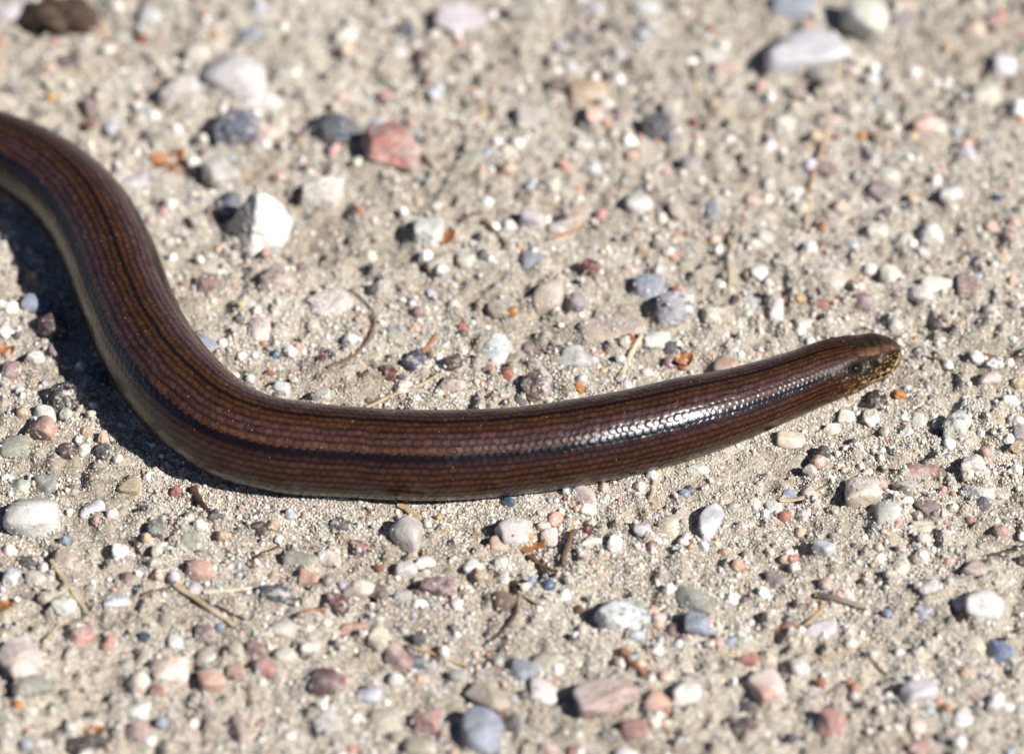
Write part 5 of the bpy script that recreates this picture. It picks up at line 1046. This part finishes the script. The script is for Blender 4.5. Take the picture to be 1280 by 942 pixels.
def torus(bm, R, r, mat, nu=36, nv=10, sx=1.0, sy=1.0):
    vs = []
    for i in range(nu):
        a = 2*math.pi*i/nu
        for j in range(nv):
            b = 2*math.pi*j/nv
            vs.append(bm.verts.new(mat @ Vector(((R+r*math.cos(b))*math.cos(a)*sx, (R+r*math.cos(b))*math.sin(a)*sy, r*0.9*math.sin(b)))))
    for i in range(nu):
        for j in range(nv):
            bm.faces.new((vs[i*nv+j], vs[((i+1) % nu)*nv+j], vs[((i+1) % nu)*nv+(j+1) % nv], vs[i*nv+(j+1) % nv]))

for side in (1, -1):
    P, n, ta = on_head(8.8, 53*side, -0.50)
    bm = bmesh.new(); bmesh.ops.create_uvsphere(bm, u_segments=32, v_segments=20, radius=0.84*MM)
    bmesh.ops.transform(bm, verts=bm.verts, matrix=frame(P, n, ta) @ Matrix.Diagonal((1.08, 0.92, 1.0, 1)))
    eye = adopt(bm_object('eye', bm, M_EYE))
    if True:
        P2, _, _ = on_head(8.85, 53*side, -0.465)
        bm = bmesh.new(); bmesh.ops.create_uvsphere(bm, u_segments=28, v_segments=14, radius=0.84*MM)
        bmesh.ops.delete(bm, geom=[v for v in bm.verts if v.co.z < 0.66*MM], context='VERTS')
        bmesh.ops.transform(bm, verts=bm.verts, matrix=frame(P2, n, ta) @ Matrix.Diagonal((1.08, 0.92, 1.0, 1)))
        bm_object('iris', bm, M_IRIS, eye)
        P3, _, _ = on_head(8.85, 53*side, -0.45)
        bm = bmesh.new(); bmesh.ops.create_uvsphere(bm, u_segments=24, v_segments=16, radius=0.84*MM)
        bmesh.ops.delete(bm, geom=[v for v in bm.verts if v.co.z < 0.79*MM], context='VERTS')
        bmesh.ops.transform(bm, verts=bm.verts, matrix=frame(P3, n, ta) @ Matrix.Diagonal((1.08, 0.92, 1.0, 1)))
        bm_object('pupil', bm, M_DARK, eye)
    P, n, ta = on_head(8.8, 53*side, -0.06)
    bm = bmesh.new(); torus(bm, 0.80*MM, 0.24*MM, frame(P, n, ta), sx=1.2, sy=0.84)
    adopt(bm_object('eyelid', bm, M_LID))
    P, n, ta = on_head(1.5, 58*side, -0.04)
    bm = bmesh.new(); torus(bm, 0.26*MM, 0.1*MM, frame(P, n, ta), 20, 8, 1.2, 0.9)
    bmesh.ops.create_icosphere(bm, subdivisions=2, radius=0.22*MM, matrix=frame(P-n*0.14*MM, n, ta))
    adopt(bm_object('nostril', bm, M_DARK))

# sand specks stuck to the skin
dr = np.random.default_rng(21); dv = []; df = []
oct_v = np.array([(1, 0, 0), (-1, 0, 0), (0, 1, 0), (0, -1, 0), (0, 0, 1), (0, 0, -1)], float); oct_f = [(0, 2, 4), (2, 1, 4), (1, 3, 4), (3, 0, 4), (2, 0, 5), (1, 2, 5), (3, 1, 5), (0, 3, 5)]
for k in range(260):
    i = int(np.searchsorted(ss, dr.uniform(2, 185))); a = math.radians(dr.normal(10, 55)); j = int((a+math.pi)/(2*math.pi)*NA) % NA
    b0 = len(dv)*6; dv.append(oct_v @ np.linalg.qr(dr.normal(size=(3, 3)))[0]*dr.uniform(0.03, 0.075)+WV[i, j]); df += [tuple(q+b0 for q in f) for f in oct_f]
specks = adopt(mesh_object('sand_specks', [tuple(v) for v in np.concatenate(dv)*MM], df, plain_material('speck_quartz', (0.62, 0.57, 0.5), 0.3), smooth=False))
specks['kind'] = 'stuff'

# ------------------------------------------------------------------ pebbles
def ico(sub):
    bm = bmesh.new(); bmesh.ops.create_icosphere(bm, subdivisions=sub, radius=1.0)
    v = np.array([x.co[:] for x in bm.verts]); f = np.array([[x.index for x in p.verts] for p in bm.faces]); bm.free(); return v, f
ICO3, ICO4 = ico(4), ico(5)

def stone_shape(dirs, kind, seed):
    r = np.random.default_rng(seed)
    n, p, jit = {'s': (14, 9, 0.11), 'm': (13, 11, 0.13), 'g': (13, 12, 0.14), 'a': (10, 22, 0.20), 'q': (11, 13, 0.13), 't': (9, 13, 0.08)}[kind]
    nrm = r.normal(size=(n, 3)); nrm /= np.linalg.norm(nrm, axis=1)[:, None]
    nrm = np.vstack([nrm, [[1, 0, 0], [-1, 0, 0], [0, 1, 0], [0, -1, 0], [0, 0, 1], [0, 0, -1]]])
    d = 1+r.uniform(-jit*1.6, jit*0.5, len(nrm)); d[-6:] = 1+r.uniform(-jit*0.3, jit*0.3, 6)
    if kind == 't':                                        # blunt three-sided wedge with its point upwards
        nrm = np.array([(0.86, -0.35, 0.42), (-0.84, -0.30, 0.46), (0.05, -0.86, 0.50), (0.1, 0.95, 0.15), (0, 0, -1), (0.5, 0.3, 0.8), (-0.6, 0.6, 0.5)])
        nrm /= np.linalg.norm(nrm, axis=1)[:, None]; d = np.array([0.50, 0.50, 0.56, 0.55, 0.6, 0.85, 0.72])
    s = np.maximum(0, dirs @ nrm.T)/d
    rad = (s**p).sum(1)**(-1/p)
    rad /= np.quantile(rad, 0.93)*0.985
    f = r.normal(size=(5, 3))*2.2; o = r.uniform(0, 6, 5)
    rad *= 1+(0.022 if kind == 's' else 0.035)*np.sin(dirs @ f.T+o).sum(1)/2
    f = r.normal(size=(9, 3))*7; o = r.uniform(0, 6, 9)
    rad *= 1+(0.006 if kind == 's' else 0.016)*np.sin(dirs @ f.T+o).sum(1)/1.5
    P = dirs*rad[:, None]
    P = P/np.abs(P).max(0)*1.06
    return P

STUCK = []
for i, (x, y, z, a, b, c, yaw, kind, cr, cg, cb, label) in enumerate(PEBBLES):
    v, f = ICO4 if max(a, b) > 2.6 else ICO3
    P = stone_shape(v, kind, 1000+i)
    tilt = np.random.default_rng(i).uniform(-0.12, 0.12, 2)
    P = P*np.array((a, b, c))
    Rm = np.array(Matrix.Rotation(yaw, 3, 'Z') @ Matrix.Rotation(tilt[0], 3, 'X') @ Matrix.Rotation(tilt[1], 3, 'Y'))
    P = P @ Rm.T
    o = mesh_object('pebble', P*MM, f, M_STONE['granite' if kind == 'g' else 'quartz' if kind == 'q' else 'matte'])
    gz = float(base_height(np.array([x]), np.array([y]))[0])*float(0.35+0.65*lookup(wgt, np.array([x]), np.array([y]))[0])
    o.location = (x*MM, y*MM, (z+gz)*MM)
    o.color = (cr, cg, cb, 1)
    rs = np.random.default_rng(500+i)
    hz = P[:, 2]+z                                        # height above the sand
    w = np.clip(1.25-hz/(0.55*(c+z)+0.3), 0, 1)*(hz > -0.15) + 0.10*(hz > 0)
    if z+c < 0.95*c: w = w*0.6+0.3*(hz > 0)
    if w.sum() > 0:
        k = rs.choice(len(P), int(min(260, 9*a*b)), p=w/w.sum())
        STUCK.append(np.stack([P[k, 0]+x, P[k, 1]+y, P[k, 2]+z+gz], -1))
    tag(o, label, 'pebble', 'pebbles strewn over the sandy path')

# ------------------------------------------------------------------ straws, twigs, leaf scraps, bark
def tube(pts, w, seed, flat=0.6, taper=0.5, knots=False):
    r = np.random.default_rng(seed)
    P3 = np.array([(x, y, 0, 1) for x, y in pts], float)
    Cv = catmull(P3, 10)[:, :2]
    L = np.concatenate([[0], np.cumsum(np.hypot(*np.diff(Cv, axis=0).T))]); m = max(14, int(L[-1]/0.35))
    tt = np.linspace(0, L[-1], m); X = np.interp(tt, L, Cv[:, 0]); Y = np.interp(tt, L, Cv[:, 1])
    X += 0.10*w*np.sin(tt*r.uniform(0.7, 1.3)+r.uniform(0, 6)); Y += 0.10*w*np.sin(tt*r.uniform(0.7, 1.3)+r.uniform(0, 6))
    gz = ground_z(X, Y); Z = gsmooth(gz, min(4, m/5)); Z += np.max(np.maximum(gz-Z, 0))*0.45+w*flat*0.30+0.10
    tg = np.gradient(np.stack([X, Y, Z], -1), axis=0); tg /= np.linalg.norm(tg, axis=1)[:, None]
    sd = np.cross(tg, [0, 0, 1.0]); sd /= np.linalg.norm(sd, axis=1)[:, None]; up = np.cross(sd, tg)
    k = 10; u = tt/tt[-1]
    rad = w/2*(1-taper*u)*(1+0.12*np.sin(u*23+r.uniform(0, 6)))
    if knots: rad *= 1+0.35*np.maximum(0, np.sin(u*math.pi*5))**6
    rad[0] *= 0.75; rad[-1] *= 0.6
    tw = r.uniform(0, 3)+u*r.uniform(-1, 1)
    vs = []
    for j in range(k):
        a = 2*math.pi*j/k
        rr = rad*(1+0.12*math.sin(3*a+r.uniform(0, 6)))
        cx = rr*math.cos(a); cz = rr*flat*math.sin(a)
        vs.append(np.stack([X, Y, Z], -1)+cx[:, None]*sd+cz[:, None]*up)
    V = np.stack(vs, 1).reshape(-1, 3)
    I = np.arange(m*k).reshape(m, k); J = np.roll(I, -1, 1)
    F = [tuple(q) for q in np.stack([I[:-1], J[:-1], J[1:], I[1:]], -1).reshape(-1, 4)]
    F += [tuple(I[0]), tuple(I[-1][::-1])]
    return V, F

def leaf(x, y, w, h, seed):
    r = np.random.default_rng(seed); n = 18
    yaw = r.uniform(0, 3.1)
    top = []; bot = []
    g0 = float(ground_z(x, y)); F = []
    for i in range(n):
        for j in range(n):
            u = i/(n-1)*2-1; v = j/(n-1)*2-1
            k = (1-0.45*abs(u)**2.0); X = u*w/2; Y = v*h/2*k*(1+0.15*math.sin(u*5+seed))
            Z = 0.10*w*(u*u)+0.20*h*v*v+0.06*w*math.sin(3*u+2*v+seed)+0.22*w*max(0, u-0.45)
            top.append((X, Y, Z+0.1)); bot.append((X, Y, Z))
    q = np.array(top+bot); cz = np.cos(yaw) ; sz = np.sin(yaw)
    if w > h: cz, sz = math.cos(0.2*seed % 0.6-0.3), math.sin(0.2*seed % 0.6-0.3)
    V = np.stack([q[:, 0]*cz-q[:, 1]*sz+x, q[:, 0]*sz+q[:, 1]*cz+y, q[:, 2]+g0+0.15], -1)
    m = n*n
    for i in range(n-1):
        for j in range(n-1):
            a = i*n+j
            F.append((a, a+n, a+n+1, a+1)); F.append((m+a, m+a+1, m+a+n+1, m+a+n))
    rim = [i for i in range(n)]+[i*n+n-1 for i in range(1, n)]+[(n-1)*n+i for i in range(n-2, -1, -1)]+[i*n for i in range(n-2, 0, -1)]
    for a, b in zip(rim, rim[1:]+rim[:1]): F.append((a, b, m+b, m+a))
    return V, F

def place_local(name, V, F, mat, smooth=True):
    base = V.mean(0); base[2] = V[:, 2].min()
    o = mesh_object(name, [tuple(q) for q in (V-base)*MM], F, mat, smooth=smooth)
    o.location = tuple(base*MM)
    return o

NAMES = {'straw': ('straw', 'straw', 'dry straws on the sand'), 'twig': ('twig', 'twig', 'twigs and rootlets on the sand'), 'leaf': ('leaf_scrap', 'leaf scrap', 'leaf scraps on the sand')}
for i, (kind, pts, w, cname, label) in enumerate(LITTER):
    if kind in ('straw', 'twig'):
        V, F = tube(pts, w, 50+i, 0.45 if kind == 'straw' else 0.75, 0.35 if kind == 'straw' else 0.5, 'knobbly' in label)
        o = place_local(NAMES[kind][0], V, F, M_LIT[cname]); tag(o, label, NAMES[kind][1], NAMES[kind][2])
    elif kind == 'leaf':
        V, F = leaf(pts[0][0], pts[0][1], w[0], w[1]*1.2, i)
        o = place_local('leaf_scrap', V, F, M_LIT[cname]); tag(o, label, 'leaf scrap', NAMES['leaf'][2])
    else:
        v, f = ICO4
        P = stone_shape(v, 'm', 78)*(1+0.10*np.sin(v[:, :1]*9+v[:, 1:2]*6)+0.06*np.sin(v[:, 1:2]*17+1))
        P[:, 2] += 0.06*np.sin(P[:, 1]*14+P[:, 0]*2)*np.sign(P[:, 2]); P *= np.array((w[0]*0.56, w[1]*0.75, w[1]*0.42))
        o = mesh_object('bark_chunk', P*MM, f, M_LIT['darkbark'])
        o.location = (pts[0][0]*MM, pts[0][1]*MM, (float(ground_z(*pts[0]))+w[1]*0.18)*MM)
        tag(o, label, 'bark')

# ------------------------------------------------------------------ sand grains and fine gravel (uncountable)
def grain_nodes(name, subdiv, amount):
    ng = bpy.data.node_groups.new(name, 'GeometryNodeTree')
    ng.interface.new_socket('Geometry', in_out='INPUT', socket_type='NodeSocketGeometry')
    ng.interface.new_socket('Geometry', in_out='OUTPUT', socket_type='NodeSocketGeometry')
    L = ng.links.new; nn = ng.nodes.new
    gi = nn('NodeGroupInput'); go = nn('NodeGroupOutput')
    join = nn('GeometryNodeJoinGeometry')
    for k in range(6):
        s = nn('GeometryNodeMeshIcoSphere'); s.inputs['Radius'].default_value = 1.0; s.inputs['Subdivisions'].default_value = subdiv
        tx = nn('ShaderNodeTexNoise'); tx.noise_dimensions = '4D'; tx.inputs['W'].default_value = 3.7*k+1; tx.inputs['Scale'].default_value = 0.9; tx.inputs['Detail'].default_value = 1.5
        sub = nn('ShaderNodeVectorMath'); sub.operation = 'SUBTRACT'; sub.inputs[1].default_value = (0.5, 0.5, 0.5)
        scl = nn('ShaderNodeVectorMath'); scl.operation = 'SCALE'; scl.inputs['Scale'].default_value = amount
        sp = nn('GeometryNodeSetPosition')
        L(tx.outputs['Color'], sub.inputs[0]); L(sub.outputs[0], scl.inputs[0]); L(scl.outputs[0], sp.inputs['Offset'])
        L(s.outputs['Mesh'], sp.inputs['Geometry'])
        g2 = nn('GeometryNodeGeometryToInstance'); L(sp.outputs[0], g2.inputs[0]); L(g2.outputs[0], join.inputs[0])
    iop = nn('GeometryNodeInstanceOnPoints'); iop.inputs['Pick Instance'].default_value = True
    rv = nn('FunctionNodeRandomValue'); rv.data_type = 'INT'; rv.inputs[4].default_value = 0; rv.inputs[5].default_value = 5
    rr = nn('FunctionNodeRandomValue'); rr.data_type = 'FLOAT_VECTOR'; rr.inputs[0].default_value = (0, 0, 0); rr.inputs[1].default_value = (6.28, 6.28, 6.28)
    na = nn('GeometryNodeInputNamedAttribute'); na.data_type = 'FLOAT_VECTOR'; na.inputs[0].default_value = 'sc'
    L(gi.outputs[0], iop.inputs['Points']); L(join.outputs[0], iop.inputs['Instance']); L(rv.outputs[2], iop.inputs['Instance Index'])
    L(rr.outputs[0], iop.inputs['Rotation']); L(na.outputs[0], iop.inputs['Scale'])
    sm = nn('GeometryNodeSetMaterial'); sm.inputs['Material'].default_value = M_GRAIN
    L(iop.outputs[0], sm.inputs[0]); L(sm.outputs[0], go.inputs[0])
    return ng

PAL = np.array([(0.53, 0.49, 0.43), (0.61, 0.58, 0.525), (0.45, 0.41, 0.355), (0.68, 0.66, 0.625), (0.47, 0.46, 0.44), (0.50, 0.36, 0.27), (0.52, 0.30, 0.22), (0.30, 0.26, 0.22),
                (0.12, 0.11, 0.115), (0.46, 0.28, 0.25), (0.55, 0.36, 0.16), (0.36, 0.38, 0.42), (0.74, 0.72, 0.68), (0.30, 0.14, 0.10)])
PW = np.array([24, 20, 16, 11, 7, 4, 1.6, 4, 3.2, 2.0, 0.8, 3, 6, 0.9]); PW = PW/PW.sum()

def scatter(name, count, rlo, rhi, power, sink, seed, label, subdiv, amount, area, weights=PW, clear=False):
    r = np.random.default_rng(seed)
    x = r.uniform(area[0], area[1], count); y = r.uniform(area[2], area[3], count)
    dens = n2(x/9.0+20, y/9.0)*0.65+n3(x/3.0, y/3.0+30)*0.35
    keep = (r.random(count) < np.clip(-0.45+2.4*dens, 0.2, 1)) & ~lookup(GRAIN_OFF, x, y) & (lookup(dworm, x, y) > (-3.6 if not clear else -0.2))
    x, y = x[keep], y[keep]; n = len(x)
    rad = rlo+(rhi-rlo)*r.random(n)**power
    sc = rad[:, None]*r.uniform(0.75, 1.3, (n, 3))
    z = ground_z(x, y)+rad*r.uniform(sink[0], sink[1], n)
    ci = r.choice(len(PAL), n, p=weights)
    wd = weights.copy(); wd[[4, 5, 7, 8, 9, 11, 13]] *= 4.0; wd /= wd.sum()       # grittier, darker patches
    ci = np.where(r.random(n) < np.clip((n1(x/13+3, y/13+8)*0.6+n4(x/5+1, y/5)*0.4-0.47+0.16*np.clip(-x/60, -1, 1)*np.clip(0.6-y/50, 0, 1))*5, 0, 0.9), r.choice(len(PAL), n, p=wd), ci)
    c = PAL[ci]*1.04*r.uniform(0.8, 1.15, (n, 1))*r.uniform(0.96, 1.04, (n, 3))
    return x, y, z, sc, c

def build_points(name, parts, label, subdiv, amount):
    X, Y, Z = (np.concatenate([p[i] for p in parts]) for i in range(3))
    SC = np.concatenate([p[3] for p in parts]); CO = np.concatenate([p[4] for p in parts])
    me = bpy.data.meshes.new(name); me.vertices.add(len(X))
    me.vertices.foreach_set('co', (np.stack([X, Y, Z], -1)*MM).astype(np.float32).ravel())
    a = me.attributes.new('sc', 'FLOAT_VECTOR', 'POINT'); a.data.foreach_set('vector', (SC*MM).astype(np.float32).ravel())
    b = me.attributes.new('col', 'FLOAT_COLOR', 'POINT'); b.data.foreach_set('color', np.concatenate([CO, np.ones((len(X), 1))], 1).astype(np.float32).ravel())
    me.materials.append(M_GRAIN)
    o = bpy.data.objects.new(name, me); col.objects.link(o)
    md = o.modifiers.new('scatter', 'NODES'); md.node_group = grain_nodes(name, subdiv, amount)
    tag(o, label, 'sand' if 'sand' in name else 'gravel', None, 'stuff')
    return o

AREA = (-92, 92, -78, 100)
PWF = PW.copy(); PWF[5:12] *= 0.55; PWF[13] *= 0.5; PWF /= PWF.sum()
stuck = np.concatenate(STUCK); srn = np.random.default_rng(6); ns = len(stuck)
stuck_part = (stuck[:, 0], stuck[:, 1], stuck[:, 2], (0.06+0.16*srn.random(ns)**1.6)[:, None]*srn.uniform(0.8, 1.25, (ns, 3)), PAL[srn.choice(len(PAL), ns, p=PW)]*srn.uniform(0.8, 1.1, (ns, 1)))
build_points('sand_grains', [stuck_part, scatter('g', 520000, 0.055, 0.165, 1.2, (-0.2, 0.8), 1, '', 2, 1.2, AREA, PWF), scatter('g', 26000, 0.15, 0.40, 2.2, (-0.1, 0.7), 2, '', 2, 1.2, AREA)],
             'pale quartz sand grains covering the whole path', 2, 1.25)
PW2 = PW.copy(); PW2[5:] *= 2.0; PW2 /= PW2.sum()
gr = [scatter('g', 3300, 0.36, 0.95, 2.2, (0.0, 0.55), 3, '', 3, 1.1, AREA, PW2, True)]
if SMALL_STONES:
    S_ = [s for s in SMALL_STONES]
    gr.append((np.array([s[0] for s in S_]), np.array([s[1] for s in S_]), np.array([s[2] for s in S_])+ground_z([s[0] for s in S_], [s[1] for s in S_]),
               np.array([[0.6*(s[3]*s[4]*s[5])**(1/3)+0.4*q for q in s[3:6]] for s in S_]), np.array([s[8:11] for s in S_])))
build_points('fine_gravel', gr, 'scattered tiny mixed-colour gravel lying between the pebbles', 3, 1.1)
